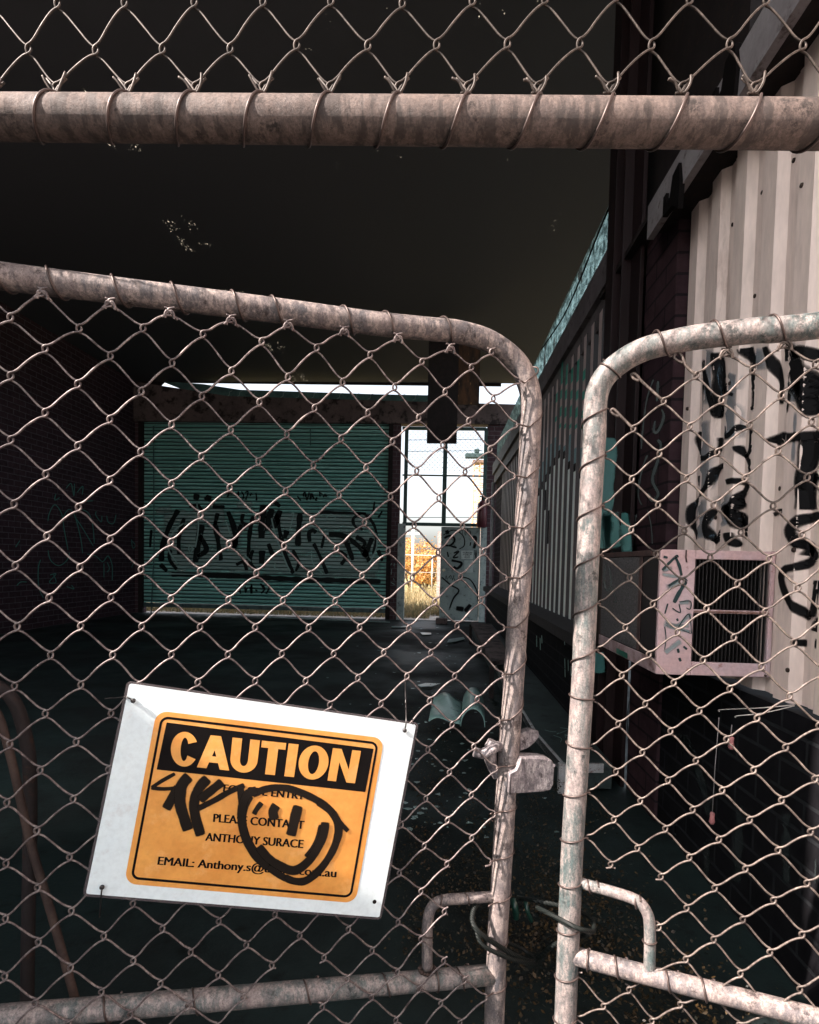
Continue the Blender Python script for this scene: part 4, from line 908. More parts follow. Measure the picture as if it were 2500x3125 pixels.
# steel column
XC = .97
M['maroon'] = surf('maroon_column_paint', (.020, .010, .011), (.015, .008, .009), 5, (.03, .016, .016), 14, .5, stretch=(1,1,.3))
yc0, yc1 = yp1+.005, atX(1852, 1500, XC).y
mb = MB(); mb.box((XC, yc0, 0), (XC+.02, yc1, RZ-.02)); mb.box((XC-.05, yc0+.14, 0), (XC-.001, yc0+.155, RZ-.02)); mb.box((XC-.055, yc1-.16, 0), (XC-.001, yc1-.02, RZ-.02)); colm = mb.build('steel_column', M['maroon'], rbd, bevel=.002)
mb = MB(); M['spray_cyan'] = paint('spray_cyan', (.18, .55, .53), .45, .5, .95); cm = lambda x, y: (lambda p: Vector((XC-.058, p.y, p.z)))(atX(x, y, XC-.058))
for pts, wd in ((((1862,1330),(1850,1500),(1840,1680)), 46), (((1858,1560),(1880,1680)), 60), (((1905,1590),(1915,1690)), 30), (((1825,1985),(1830,2060)), 34)): ribbon(mb, pts, wd, cm, step=8, jit=.4)
cmf = lambda x, y: (lambda p: Vector((XC-.004, p.y, p.z)))(atX(x, y, XC-.004))
for pts, wd in ((((1900,1560),(1915,1700)), 34), ): ribbon(mb, pts, wd, cmf, step=8, jit=.4)
mb.build('graffiti', M['spray_cyan'], colm)
# far cladding bay, beams, clerestory, sill, dado
X1 = 1.0; yf0 = yc1-.02; yf1 = atX(1622, 1600, X1).y; zb_ = CZ-.37
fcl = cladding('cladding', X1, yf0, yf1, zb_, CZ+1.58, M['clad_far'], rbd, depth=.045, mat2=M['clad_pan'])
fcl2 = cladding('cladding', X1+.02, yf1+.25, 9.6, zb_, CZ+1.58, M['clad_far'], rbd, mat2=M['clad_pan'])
def farm(off):
    def f(x, y):
        p = atX(x, y, X1-.022); return Vector((X1-prof(p.y, .19, .045)-.003-off, p.y, p.z))
    return f
M['spray_green'] = paint('spray_green', (.04, .50, .36), .45, .7, .85); M['spray_sky'] = paint('spray_sky', (.16, .34, .38), .45, .7, .9); M['spray_lt'] = paint('spray_light', (.90, 1.0, .97), .5, .3, 1)
z4 = lambda L: [(1150+x/2.395, 1050+y/2.395) for x, y in L]
def ribs(parent, mat, fn, off):
    mbx = MB(); k = math.floor(yf0/.19)
    while (k+.12)*.19 < yf1:
        ya, yb2 = (k+.122)*.19, (k+.499)*.19; k += 1
        if ya < yf0: continue
        xx = X1-.045-off; pc = Vector((xx, (ya+yb2)/2, CZ)); d = pc-CAM; pxx = PX+F*d.dot(cr)/d.dot(fwd)
        for y0, y1 in fn(pxx):
            n = 10; rw = []
            for q_ in range(n+1):
                pt = atX(pxx, y0+(y1-y0)*q_/n, xx); j_ = noise.noise(Vector((pxx*.3, q_*.7, off*900)))*.006
                rw.append((mbx.vert((xx, ya+max(0, j_), pt.z)), mbx.vert((xx, yb2+min(0, j_), pt.z))))
            for (a, b_), (c, d_) in zip(rw, rw[1:]): mbx.face((a, b_, d_, c))
    if mbx.v: mbx.build('graffiti', mat, parent)
def edge(x): return float(np.interp(x, [1600, 1640, 1665, 1690, 1705, 1725, 1745, 1780, 1860], [1560, 1500, 1450, 1400, 1385, 1425, 1432, 1470, 1590]))
hj = lambda x, a: a*noise.noise(Vector((x*.13, a, 1)))
ribs(fcl, M['spray_lt'], lambda x: [(edge(x)+hj(x, 14), 1900)], .0010)
ribs(fcl, M['spray_sky'], lambda x: [(edge(x)-70-hj(x, 60), edge(x))] if x < 1690 or x > 1722 else [(edge(x)-24, edge(x)+4)], .0012)
ribs(fcl, M['spray_black'], lambda x: [(edge(x)-9, edge(x)+14)]+([(1560, 1660)] if 1668 < x < 1682 else [])+([(1500, 1560)] if 1655 < x < 1668 else [])+([(1500, 1850)] if 1772 < x < 1790 else []), .0016)
ribs(fcl, M['spray_green'], lambda x: [(1150+hj(x, 50), 1190+hj(x, 30)), (1215, 1240), (1265+hj(x, 20), 1290), (1310, 1322)] if 1690 < x < 1765 else ([(1225, 1250), (1290, 1304)] if 1670 < x < 1690 else []), .0014)
M['beam'] = surf('grey_beam', (.17, .15, .16), (.12, .105, .11), 5, (.05, .04, .04), 12, .6)
mb = MB(); mb.box((X1-.04, yf0, CZ+1.50), (X1+.04, 10.8, CZ+1.655)); mb.box((X1-.075, yf0, CZ+1.66), (X1+.04, 10.8, CZ+1.85)); mb.box((X1-.02, yf0, CZ+1.853), (X1+.04, 10.8, CZ+1.955)); mb.build_each('wall_beam', M['beam'], rbd)
m, T, b, out = newmat('dirty_translucent_sheet'); co = coords(T); n1 = nz(T, co, 16, 10, .8); n2 = nz(T, coords(T, (1, 1, .4)), 5, 6, .7)
vv = nd(T, 'ShaderNodeTexVoronoi', feature='DISTANCE_TO_EDGE'); vv.inputs['Scale'].default_value = 30; T.links.new(co, vv.inputs['Vector'])
c = mix(T, ramp(T, n1, [(.44, 0.0), (.56, 1.0)]), (.80, .95, .92), (.22, .28, .27)); c = mix(T, ramp(T, vv.outputs[0], [(.0, 1.0), (.05, 0.0)]), c, (.06, .08, .075)); c = mix(T, ramp(T, n2, [(.58, 0.0), (.64, .8)]), c, (.10, .05, .035))
t0_ = nd(T, 'ShaderNodeBsdfTranslucent'); T.links.new(c, t0_.inputs[0]); T.links.new(c, b.inputs['Base Color']); t1_ = nd(T, 'ShaderNodeBsdfTransparent'); T.links.new(c, t1_.inputs[0]); t = nd(T, 'ShaderNodeMixShader'); t.inputs[0].default_value = .7; T.links.new(t0_.outputs[0], t.inputs[1]); T.links.new(t1_.outputs[0], t.inputs[2]); ms = nd(T, 'ShaderNodeMixShader'); ms.inputs[0].default_value = .9
T.links.new(b.outputs[0], ms.inputs[1]); T.links.new(t.outputs[0], ms.inputs[2]); T.links.new(ms.outputs[0], out.inputs[0])
mb = MB(); mb.box((X1-.002, yf0, CZ+2.0), (X1+.004, 10.8, CZ+2.26)); mb.build('clerestory_sheet', m, rbd)
mb = MB(); mb.tube(crom([Vector((X1-.02, y, CZ+2.22-.13*math.sin((y-3.4)*1.1)**2)) for y in (3.4, 3.9, 4.4, 4.9, 5.4, 6.0)], 4), .006, 6); mb.build('cable', M['ink'], rbd)
M['sill'] = surf('black_brick_sill', (.045, .042, .045), (.03, .028, .03), 12, (.09, .08, .08), 30, .8, stretch=(1, 6, 1))
XS = .82; 
mb = MB(); mb.prism([(X1+.02, yf0, zb_), (XS, yf0, CZ-.415), (XS, yf0, CZ-.49), (X1+.02, yf0, CZ-.49)], (0, 10.9-yf0, 0)); mb.build('window_sill', M['sill'], rbd)
mb = MB(); mb.box((.89, yf0, 0), (1.1, 10.9, CZ-.49)); mb.build('brick_dado', M['brick_low'], rbd)
mb = MB(); mb.box((1.012, -.6, 0), (1.2, yp0-.006, yb_.z-.012)); ndo = mb.build('brick_dado', M['brick_low'], rbd)
mb = MB(); mb.box((X1+.01, 9.7, 0), (X1+.1, 10.9, CZ+1.56)); mb.build('brick_wall', M['brick_l'], rbd)
mb = MB(); mb.tube([Vector((.93, 10.6, 0)), Vector((.93, 10.6, CZ+1.5))], .03, 10); mb.build('downpipe', flat('pale_pipe', (.4, .42, .45), .5), rbd)
# pale drips and a purple tag on the low near wall
mb = MB(); lm = lambda x, y: (lambda p: Vector((1.008, p.y, p.z)))(atX(x, y, 1.008))
for pts, wd in ((((2060,2250),(2090,2260),(2120,2320),(2150,2420),(2170,2500)), 26), (((1925,2120),(1915,2200),(1925,2320)), 5), (((1935,2150),(1945,2180)), 8), (((2083,2240),(2083,2330)), 4), (((2260,2450),(2250,2700)), 24), (((2400,2480),(2400,2700)), 24), (((2160,2560),(2150,2780)), 20), (((1935,2330),(1940,2420),(1960,2480)), 14), (((2065,2470),(2055,2640)), 3), (((2135,2690),(2135,2740)), 3), (((2250,2450),(2300,2500)), 3), (((2370,2500),(2420,2545)), 3), (((2490,2620),(2488,2700)), 5), (((2060,2240),(2120,2300)), 5)): ribbon(mb, pts, wd, lm, step=8, jit=.6)
M['spray_dim'] = paint('spray_dim', (.035, .045, .047), .6, .9, .7); mb.build('graffiti', M['spray_dim'], ndo)
mb = MB(); um = lambda x, y: (lambda p: Vector((.887, p.y, p.z)))(atX(x, y, .887))
for k in range(26):
    x = random.uniform(1635, 1745); y = 1700+ (x-1344)*.9+random.uniform(-150, -10); 
    if y > 1935: ribbon(mb, ((x, y), (x+1, y+random.uniform(12, 45))), 2.5, um, step=6)
mb.build('graffiti', M['spray_white'], rbd)

# ------------------------------------------------------------------ air conditioner
XA = .70; a0 = atX(2010, 1684, XA); a1 = atX(2010, 2063, XA); ya0 = (a0.y+a1.y)/2; ya1 = atX(1836, 1700, XA).y
zt_, zb_a = a0.z, a1.z; xr_ = atY(2362, 1850, ya0).x
ac = thing('air_conditioner', 'pink painted window air conditioner with two black louvre grilles, jutting from the corrugated wall', 'air conditioner', (XA, ya0, zb_a))
M['pink'] = surf('faded_pink_enamel', (.60, .42, .43), (.58, .46, .50), 4, (.34, .17, .15), 16, .42, slo=.60, shi=.68, lo=.4, hi=.6)
M['ac_dark'] = surf('rusty_case', (.10, .06, .055), (.06, .04, .04), 14, (.20, .10, .08), 30, .7)
M['grille'] = flat('black_louvre', (.012, .010, .011), .7)
def A(x, y): p = atY(x, y, ya0); return p.x, p.z
fx = [A(x, 1850)[0] for x in (2010, 2118, 2348, 2362)]; fz = [A(2200, y)[1] for y in (2064, 2023, 1873, 1862, 1708, 1680)]
zt_ = fz[5]; zb_a = fz[0]
mb = MB(); d = .016
mb.box((fx[0], ya0, zb_a), (fx[1], ya0+d, zt_)); mb.box((fx[2], ya0, zb_a), (fx[3], ya0+d, zt_)); mb.box((fx[1], ya0+.0015, zb_a), (fx[2], ya0+d, fz[1])); mb.box((fx[1], ya0+.0015, fz[2]), (fx[2], ya0+d, fz[3])); mb.box((fx[1], ya0+.0015, fz[4]), (fx[2], ya0+d, zt_))
mb.build('front_panel', M['pink'], ac, bevel=.003)
mb = MB()
for z0, z1 in ((fz[1], fz[2]), (fz[3], fz[4])):
    n = 20
    for k in range(n):
        x = fx[1]+(fx[2]-fx[1])*(k+.15)/n; wv_ = (fx[2]-fx[1])/n
        mb.prism([(x, ya0+.003, z0+.002), (x+wv_*.55, ya0+.026, z0+.002), (x+wv_*.62, ya0+.024, z0+.002), (x+wv_*.12, ya0+.002, z0+.002)], (0, 0, z1-z0-.004))
mb.build('louvre', M['grille'], ac)
mb = MB(); mb.box((fx[1]-.01, ya0+.05, fz[1]-.01), (fx[2]+.01, ya0+.055, fz[4]+.01)); mb.build('backing', M['ink'], ac)
mb = MB()
for z in (fz[2]+(fz[3]-fz[2])/2,):
    for k in range(60): 
        x = fx[1]+(fx[2]-fx[1])*k/60; h = random.uniform(.002, .006); mb.tube([(x, ya0+.0005, z-h), (x+.003, ya0-.0006, z), (x+.001, ya0+.0005, z+h)], [.0008, .0018, .0006], 5)
mb.build('rust_crust', surf('rust_crust_mat', (.30, .18, .14), (.2, .1, .08), 60, None, rough=.9), ac)
# side: frame posts, mesh grille, louvre column, bottom strip
ys = [atX(x, 1800, XA).y for x in (2010, 1999, 1956, 1948, 1836)]
mb = MB(); mb.box((XA+.004, ya0+d+.001, zt_-.006), (xr_+.02, ya1, zt_)); mb.box((XA+.004, ya0+d+.001, zb_a), (xr_+.02, ya1, zb_a+.006)); mb.box((xr_+.01, ya0+d, zb_a), (xr_+.02, ya1, zt_)); mb.box((XA, ya0+d+.001, zt_-.02), (XA+.004, ya1, zt_-.0005))
mb.box((XA, ys[2], zb_a+.05), (XA+.004, ys[3], zt_-.021)); mb.box((XA+.002, ya1-.012, zb_a+.01), (XA+.03, ya1, zt_-.01)); mb.build('casing', M['ac_dark'], ac, bevel=.002)
mb = MB(); mb.box((XA, ya0+d+.001, zb_a), (XA+.005, ya1, zb_a+.047)); mb.build('lower_trim', surf('pink_trim', (.50, .38, .40), (.35, .24, .25), 14, (.16, .09, .08), 30, .6, slo=.52), ac, bevel=.002)
m, T, b, out = newmat('fine_mesh_grille'); co = coords(T); ck2 = nz(T, co, 300, 2, .5); c = mix(T, ramp(T, ck2, [(.4, 0.0), (.6, 1.0)]), (.04, .04, .042), (.14, .135, .14)); T.links.new(c, b.inputs['Base Color']); b.inputs['Roughness'].default_value = .7; bump(T, b, ck2, .8, .002)
mb = MB(); mb.box((XA+.002, ys[3], zb_a+.05), (XA+.008, ya1-.013, zt_-.022)); fg = mb.build('filter_grille', m, ac)
mb = MB(); 
for k in range(16):
    y = ys[1]+(ys[2]-ys[1])*k/16; mb.box((XA+.004, y, zb_a+.05), (XA+.016, y+.004, zt_-.022))
mb.build('louvre', M['grille'], ac)
mb = MB(); mb.box((XA+.02, ya0+d+.01, zb_a+.02), (XA+.03, ya1-.02, zt_-.02)); mb.build('backing', M['ink'], ac)
sm = lambda x, y: (lambda p: Vector((XA+.0005, p.y, p.z)))(atX(1750+x/2.3, 1650+y/2.3, XA))
mb = MB()
for pts, wd in ((((230,160),(215,260),(235,350),(265,300),(250,180)), 14), (((265,320),(300,420),(280,430)), 14)): ribbon(mb, pts, wd, sm, step=6)
mb.build('graffiti', M['spray_grey'], fg)
mb = MB(); mb.prism([atX(1882, 1977, XA-.002), atX(1915, 1994, XA-.002), atX(1915, 2010, XA-.002), atX(1882, 1993, XA-.002)], (-.001, 0, 0)); mb.build('badge', flat('green_badge', (.02, .14, .10), .4), ac)
# paint scrawl on the pink side
fm = lambda off: (lambda x, y: (lambda p: Vector((p.x, ya0-.002-off, p.z)))(atY(1750+x/2.3, 1650+y/2.3, ya0-.002)))
M['brush_dark'] = paint('brush_dark', (.015, .045, .05), .3, .4); M['brush_teal'] = paint('brush_teal', (.26, .38, .40), .4, .9, .6)
mb = MB()
for pts, wd in ((((620,215),(700,190)), 26), (((620,235),(760,260)), 26), (((650,330),(760,290)), 36), (((740,440),(820,430)), 30), (((640,560),(720,600),(830,510)), 26), (((650,600),(830,640)), 22), (((640,790),(760,700)), 40), (((630,590),(820,600)), 30)): ribbon(mb, pts, wd, fm(0), step=8, jit=.5)
mb.build('graffiti', M['brush_teal'], ac)
mb = MB()
for pts, wd in ((((630,112),(665,120)), 16), (((620,210),(720,112),(730,120)), 18), (((715,110),(745,180),(760,250)), 20), (((665,320),(760,265),(800,290)), 18), (((795,280),(740,370),(705,440)), 26), (((665,435),(640,520)), 12), (((690,470),(750,505),(740,440)), 8), (((740,430),(820,425),(820,480),(790,470)), 8), (((725,545),(735,565)), 16), (((735,610),(810,515),(830,660)), 8), (((640,600),(650,680),(640,770)), 8), (((830,655),(750,620)), 6), (((770,740),(800,765)), 16), (((733,755),(740,790)), 17), (((742,820),(755,850)), 17)): ribbon(mb, pts, wd, fm(.0008), step=6, jit=.3)
mb.build('graffiti', M['brush_dark'], ac)
mb = MB(); mb.tube([atY(2095, 1678, ya0-.003), atY(2094, 1700, ya0-.004), atY(2096, 1716, ya0-.003)], .002, 6); mb.tube([atY(2337, 2062, ya0-.004), atY(2337, 2062, ya0-.008)], .004, 8); mb.build('screw', M['rust'], ac)

# ------------------------------------------------------------------ platform, debris and weeds
pf = thing('walkway', 'low concrete walkway with a chipped white steel edge along the right wall', 'walkway', (.7, 4, 0))
ZP = .15
ed = [atZ(1437, 1902, ZP), atZ(1520, 2048, ZP), atZ(1632, 2238, ZP), atZ(1712, 2330, ZP)]
fe = atZ(1840, 2330, ZP)
mb = MB(); mb.prism([ed[0], ed[1], ed[2], ed[3], fe, Vector((.90, fe.y, ZP)), Vector((.90, ed[0].y, ZP))][::-1], (0, 0, -.13)); mb.build('slab', surf('walkway_concrete', (.055, .08, .08), (.035, .05, .05), 4, (.015, .02, .02), 10, .6), pf)
mb = MB()
for a, c in ((ed[0], ed[1]), (ed[1], ed[2]), (ed[2], ed[3]), (ed[3], fe)):
    dv = (c-a).normalized(); nn = Vector((-dv.y, dv.x, 0))*.018
    if c is fe: nn = Vector((0, -.018, 0))
    mb.prism([a-nn*.0+Vector((0,0,.003)), c+Vector((0,0,.003)), c+nn+Vector((0,0,.003)), a+nn+Vector((0,0,.003))], (0, 0, -.045))
mb.box((ed[3].x-.012, ed[3].y-.016, 0), (ed[3].x+.022, ed[3].y+.016, ZP)); mb.build('edge_trim', galv('chipped_white', (.50, .50, .50), (.40, .42, .43), (.56, .56, .56), (.15, .06, .045), metal=0), pf)
mb = MB(); wm_ = lambda x, y: atZ(1200+x/3.08, 2000+y/3.08, ZP+.003)
for pts in (((1420,700),(1480,715),(1540,720)), ((1560,680),(1640,690),(1620,710),(1540,740),(1560,725)), ((1500,750),(1580,780),(1570,820)), ((1610,750),(1640,755),(1615,745),(1625,780))): ribbon(mb, pts, 4, wm_, step=6)
mb.build('chalk_scribble', M['spray_white'], pf)
bx = thing('plank_bench', 'dark low bench top standing near the far doorway beside the walkway', 'bench', tuple(atZ(1460, 1960, 0)))
mb = MB(); P0 = [atZ(1437, 1898, .32), atZ(1500, 1905, .32), atZ(1560, 2010, .32), atZ(1502, 2018, .32)]; mb.prism(P0, (0, 0, -.04)); mb.build('top', M['concrete_d'], bx)
for p in P0:
    mb = MB(); mb.box((p.x-.02, p.y-.02, 0), (p.x+.02, p.y+.02, .28)); mb.build('leg', M['steel_dark'], bx)
pb = thing('concrete_block', 'small dark block lying on the floor by the far white door', 'block', tuple(atZ(1345, 1905, 0)))
mb = MB(); p = atZ(1330, 1905, 0); mb.box(p, p+Vector((.22, .2, .11))); mb.build('block', M['concrete_d'], pb, bevel=.01)
# thrown out chair shell: flat seat with curved back
ch = thing('broken_chair_shell', 'pale green plastic chair shell lying in the weeds with one curled end', 'chair', tuple(atZ(1380, 2190, 0)))
M['pale_plastic'] = surf('pale_green_plastic', (.34, .56, .53), (.28, .47, .45), 5, (.08, .12, .12), 7, .4, slo=.56, shi=.62)
c0 = atZ(1308, 2200, .12); c1 = atZ(1405, 2212, .12); c2_ = atZ(1412, 2140, .12); c3 = atZ(1325, 2120, .12)
mb = MB(); mb.grid(lambda s, t: (c0*(1-s)+c1*s)*(1-t)+(c3*(1-s)+c2_*s)*t+Vector((0, 0, .03*math.sin(math.pi*s)+.01*math.sin(7*s+5*t))), 12, 8)
mb.grid(lambda s, t: (lambda c, cc: c+Vector((0, .0, 0))+Vector((.10*(1-math.cos(math.pi*s))*.8, 0, .12*math.sin(math.pi*s)-.01)))(c1*(1-t)+c2_*t, 0), 16, 6)
o = mb.build('shell', M['pale_plastic'], ch); s_ = o.modifiers.new('t', 'SOLIDIFY'); s_.thickness = .006
# paper scraps and broken glass on the floor
M['scrap'] = flat('pale_scrap', (.22, .33, .32), .35)
mb = MB(); scr = []
rn = random.Random(11)
for k in range(150):
    x = rn.choice((rn.uniform(1180, 1420), rn.uniform(1260, 1500), rn.uniform(900, 1700))); y = rn.uniform(1915, 2560)
    p = atZ(x, y, .012); s = rn.uniform(.004, .022)*(1 if y > 2000 else 1.8); a = rn.uniform(0, 6.28); n = rn.randint(3, 5)
    mb.prism([p+Vector((math.cos(a+2*math.pi*i/n)*s*rn.uniform(.5, 1.2), math.sin(a+2*math.pi*i/n)*s*rn.uniform(.4, 1.1), rn.uniform(0, .004))) for i in range(n)], (0, 0, -.002))
o = mb.build('litter', M['scrap']); o['kind'] = 'stuff'; o['label'] = 'glass chips and paper scraps strewn over the dark floor'; o['category'] = 'litter'
for lb, pts in (('flat pale paper on the dark floor by the far doorway', ((1283,1930),(1316,1931),(1317,1936),(1290,1937))), ('crumpled pale sheet on the floor in front of the chair shell', ((1275,2090),(1300,2084),(1345,2086),(1320,2093),(1285,2095))), ('long pale batten on the floor near the far doorway', ((1195,1911),(1243,1910),(1244,1914),(1196,1915))), ('torn pale plastic on the floor near the bench', ((1370,1950),(1415,1944),(1420,1950),(1390,1958),(1365,1960)))):
    mb = MB(); mb.prism([atZ(x, y, .022+.004*math.sin(x)) for x, y in pts][::-1], (0, 0, -.004)); o = mb.build('floor_scrap', M['scrap']); tag(o, lb, 'scrap', 'scraps lying on the warehouse floor')
for lb, a, c in (('thin white strip on the floor below the roller door, nearer one', (875, 1867), (1240, 1868)), ('thin white strip on the floor below the roller door, right end', (815, 1885), (1190, 1900))):
    mb = MB(); p, q2 = atZ(*a, .01), atZ(*c, .01); mb.prism([p, q2, q2+Vector((0, .03, 0)), p+Vector((0, .03, 0))], (0, 0, .012)); o = mb.build('threshold_strip', M['scrap']); tag(o, lb, 'strip')
# dark weeds
def leaves(mb, p, n, spread, h, s, rn):
    for k in range(n):
        c = p+Vector((rn.gauss(0, spread), rn.gauss(0, spread), abs(rn.gauss(0, h)))); a = rn.uniform(0, 6.28); t = rn.uniform(-.7, .9); L = s*rn.uniform(.5, 1.4)
        d = Vector((math.cos(a), math.sin(a), t)).normalized()*L; sd = d.cross(Vector((rn.uniform(-1, 1), rn.uniform(-1, 1), 1))).normalized()*L*.32
        i = [mb.vert(x) for x in (c, c+d*.5+sd, c+d, c+d*.5-sd)]; mb.face(i)
def leafmat(name, a, b_, tr=.3):
    m, T, b, out = newmat(name); co = coords(T); c = mix(T, ramp(T, nz(T, co, 18, 3), [(.4, 0.0), (.6, 1.0)]), a, b_); T.links.new(c, b.inputs['Base Color']); b.inputs['Roughness'].default_value = .55
    t = nd(T, 'ShaderNodeBsdfTranslucent'); T.links.new(c, t.inputs[0]); ms = nd(T, 'ShaderNodeMixShader'); ms.inputs[0].default_value = tr; T.links.new(b.outputs[0], ms.inputs[1]); T.links.new(t.outputs[0], ms.inputs[2]); T.links.new(ms.outputs[0], out.inputs[0]); return m
M['weed'] = leafmat('brown_weed', (.075, .045, .015), (.008, .009, .005))
mb = MB(); rn = random.Random(5)
for k in range(330):
    x = rn.uniform(1230, 1850); y = rn.uniform(2080, 2950)
    if x > 1640 and y < 2400: continue
    p = atZ(x, y, .02)
    if p.x < .92: leaves(mb, p, 26, .028, .05, .010, rn)
for k in range(50):
    p = Vector((rn.uniform(.15, .75), rn.uniform(1.3, 1.9), .02)); leaves(mb, p, 60, .05, .10, .011, rn)
o = mb.build('weeds', M['weed']); o['kind'] = 'stuff'; o['label'] = 'dark brown weeds growing over the floor behind the gates'; o['category'] = 'weeds'
# pulled threads with pink ends by the low wall
pk = flat('pink_wax', (.50, .20, .20), .4)
for lb, a, c in (('pink tipped cord hanging in front of the dark brick, upper one', (2234, 2212), (2233, 2260)), ('pink tipped cord hanging in front of the dark brick, lower one', (2195, 2190), (2174, 2490))):
    t_ = thing('hanging_cord', lb, 'cord', tuple(atX(*c, .93)), 'cords by the brick wall'); mb = MB(); p0, p1 = atX(*a, .93), atX(*c, .93); mb.tube([p0, (p0+p1)/2+Vector((.0, .004, 0)), p1], .0014, 6); mb.build('string', flat('cord_pale', (.3, .28, .28), .6), t_)
    mb = MB(); mb.tube([p1+Vector((0,0,z)) for z in (.012,.008,-.004,-.02,-.028)], [.006,.008,.007,.010,.006], 10); mb.build('tip', pk, t_)
wt = thing('wire_offcut', 'two thin pale wires sticking out under the corrugated sheet', 'wire', tuple(atX(2300, 2170, .9)))
mb = MB(); mb.tube(crom([atX(2425, 2151, 1.0), atX(2330, 2160, .92), atX(2202, 2166, .86), atX(2197, 2172, .86)], 4), .0014, 6); mb.tube(crom([atX(2425, 2154, 1.0), atX(2330, 2176, .92), atX(2250, 2185, .86), atX(2246, 2190, .86)], 4), .0014, 6); mb.build('wire', flat('pale_wire', (.6, .55, .52), .4), wt)

# ------------------------------------------------------------------ outside behind the shed
M['bush'] = leafmat('autumn_bush', (.62, .33, .09), (.30, .16, .05), .3); M['twig'] = flat('bark', (.10, .07, .05), .9)
rn = random.Random(21)
bl_ = ['orange leaved bush behind the far doorway, left of the pole', 'large golden bush in the middle of the doorway view', 'golden bush nearest the brick wall beyond the doorway', 'low golden shrub in front of the far fence', 'tall pale golden tree at the left edge of the doorway view', 'golden tree behind the roller door gap']
for k, (x, y, Y, s) in enumerate(((1252,1690,26,1.2),(1285,1690,29,1.5),(1320,1690,27,1.2),(1300,1700,24,.7),(1232,1680,33,1.9),(1180,1690,30,1.6))):
    p = atY(x, y, Y); p.z = 0; t_ = thing('bush', bl_[k], 'bush', tuple(p), 'bushes beyond the doorway'); mb = MB()
    for j in range(26):
        a = rn.uniform(0, 6.28); r_ = s*rn.uniform(.1, .8); leaves(mb, p+Vector((math.cos(a)*r_, math.sin(a)*r_, s*rn.uniform(.3, 1.35))), 45, .16*s, .14*s, .12, rn)
    mb.build('crown', M['bush'], t_); mb = MB()
    for j in range(5):
        a = j*1.3; mb.tube([p, p+Vector((math.cos(a)*s*.2, math.sin(a)*s*.2, s*.5)), p+Vector((math.cos(a)*s*.5, math.sin(a)*s*.5, s*1.1))], [.05, .035, .015], 6)
    mb.build('trunk', M['twig'], t_)
fc = thing('wire_fence', 'low post and wire fence in front of the golden bushes far beyond the doorway', 'fence', (-1, 22, 0))
mb = MB()
for k in range(14): x = -8+k*1.1; mb.tube([Vector((x, 22, 0)), Vector((x, 22, 1.45))], .03, 6)
mb.build_each('post', flat('fence_post', (.4, .36, .33), .7), fc); mb = MB(); mb.tube([Vector((-8, 22, 1.45)), Vector((6.5, 22, 1.45))], .025, 6); mb.tube([Vector((-8, 22, .8)), Vector((6.5, 22, .8))], .012, 6); mb.build('rail', flat('fence_rail', (.4, .36, .33), .7), fc)
pl_ = thing('pole', 'white pole standing among the bushes beyond the doorway', 'pole', tuple(atY(1260, 1720, 23)))
p = atY(1260, 1700, 23); mb = MB(); mb.tube([Vector((p.x, 23, 0)), Vector((p.x, 23, 2.7))], .05, 10); mb.box((p.x-.25, 22.97, 2.3), (p.x+.25, 23.03, 2.36)); mb.build('post', flat('white_pole', (.8, .78, .74), .5), pl_)
ow = thing('brick_wall', 'pale brick wall end beyond the doorway beside the white door', 'wall', tuple(atY(1340, 1720, 16)))
p = atY(1334, 1720, 16); mb = MB(); mb.box((p.x, 16, 0), (p.x+3.2, 16.3, atY(1340, 1622, 16).z)); mb.build('wall', bricks('pale_brick', ('X', 'Z'), (.45, .36, .33), (.38, .30, .28), (.5, .46, .44)), ow)
sc = thing('lattice_tower', 'rusty steel lattice tower seen through the right half of the window', 'tower', tuple(atY(1460, 1720, 40)))
mb = MB(); xs = [atY(x, 1550, 40).x for x in (1444, 1482)]; z0, z1 = 0, atY(1460, 1412, 40).z; zs = np.linspace(z0, z1, 22)
for x in xs+[(xs[0]+xs[1])/2]:
    for y in (40, 40.9): mb.tube([Vector((x, y, z0)), Vector((x, y, z1))], .045, 6)
for k in range(21):
    mb.tube([Vector((xs[0], 40, zs[k])), Vector((xs[1], 40, zs[k]))], .03, 5); mb.tube([Vector((xs[k % 2], 40, zs[k])), Vector((xs[1-k % 2], 40, zs[k+1]))], .03, 5)
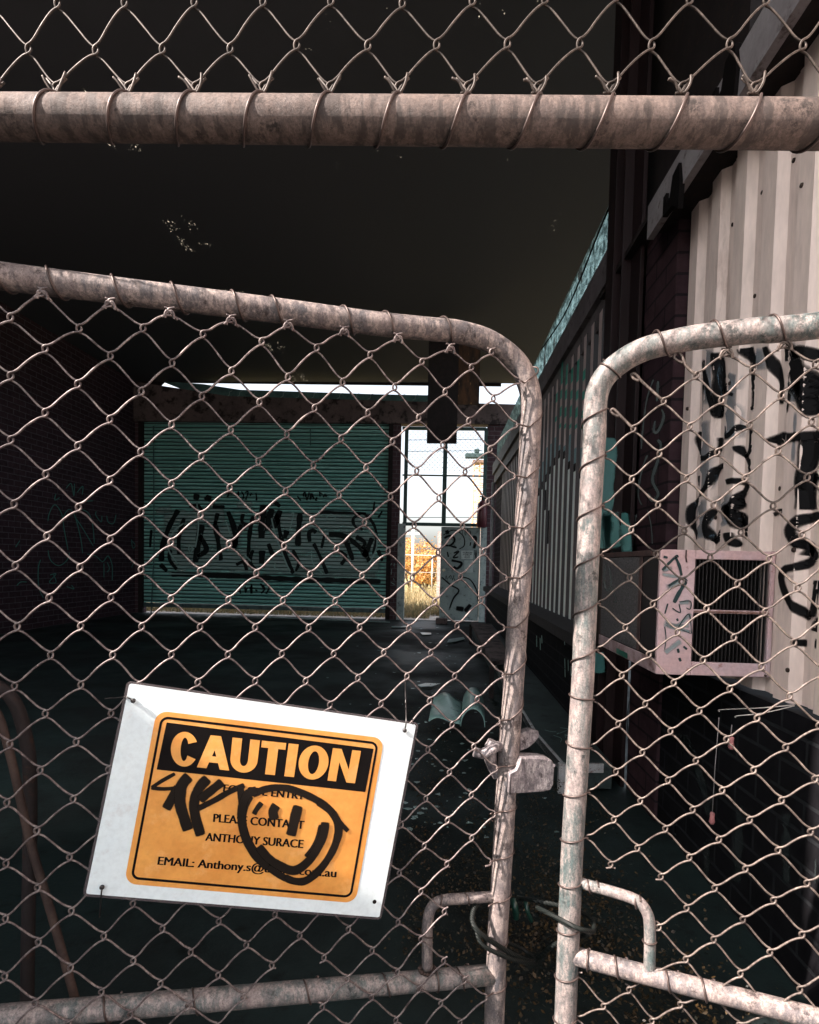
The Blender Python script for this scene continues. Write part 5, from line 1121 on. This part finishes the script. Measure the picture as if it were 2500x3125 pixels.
mb.build('lattice', flat('rusty_tower', (.50, .28, .14), .7), sc); mb = MB(); mb.box((xs[0]-.1, 39.9, z1), (xs[1]+.5, 41, z1+.18)); mb.build('deck', flat('tower_deck', (.16, .10, .07), .7), sc)
lp = thing('floodlight', 'dark floodlight head on a thin arm seen in the upper right of the window', 'light', tuple(atY(1440, 1385, 14)))
mb = MB(); p = atY(1420, 1388, 14); q2 = atY(1490, 1385, 14); mb.box((p.x, 14, p.z-.07), (q2.x, 14.15, p.z+.05)); mb.box((p.x+.22, 14.02, p.z+.05), (p.x+.34, 14.12, p.z+.16)); mb.build('head', flat('teal_black', (.03, .06, .06), .6), lp, bevel=.02)
mb = MB(); mb.tube([q2, q2+Vector((.5, .05, 0)), Vector((q2.x+.5, 14.05, 0))], .03, 8); mb.build('arm', M['steel_dark'], lp)
# dry grass
M['grass'] = leafmat('dry_grass', (.38, .27, .14), (.16, .16, .09), .3)
mb = MB(); rn = random.Random(2)
def blade(p, h, w_):
    a = rn.uniform(0, 6.28); l = Vector((rn.gauss(0, .3), rn.gauss(0, .3), 1)).normalized()*h; s = Vector((math.cos(a), math.sin(a), 0))*w_
    i = [mb.vert(x) for x in (p-s, p+s, p+l)]; mb.face(i)
for k in range(16000):
    Y = YB+1.1+(rn.random()**1.8)*11; x = rn.uniform(-6.5, 1.5)*(Y/13); blade(Vector((x, Y, 0)), rn.uniform(.12, .42), .008*Y/12)
for k in range(6000):
    Y = YB+.35+rn.random()*.9; blade(Vector((rn.uniform(-6.6, -.2), Y, 0)), rn.uniform(.06, .3), .007)
o = mb.build('grass', M['grass']); o['kind'] = 'stuff'; o['label'] = 'dry yellow and green grass beyond the doorway'; o['category'] = 'grass'
# white block wall beyond the roller door, seen through the gap
# block wall added left outside the frame to shade the gate and floor
yw = thing('shade_wall', 'plain block wall added out of view left of the gates to shade them', 'wall', (-2.2, -.4, 0))
mb = MB(); mb.box((-2.4, -2.5, 0), (-2.2, -.12, 2.72)); mb.box((-2.4, -.12, 0), (-2.2, 1.6, 4.1)); mb.build('wall', bricks('shade_wall_block', ('Y', 'Z'), (.35, .33, .31), (.3, .28, .26), (.4, .38, .36), sc=1.8), yw)
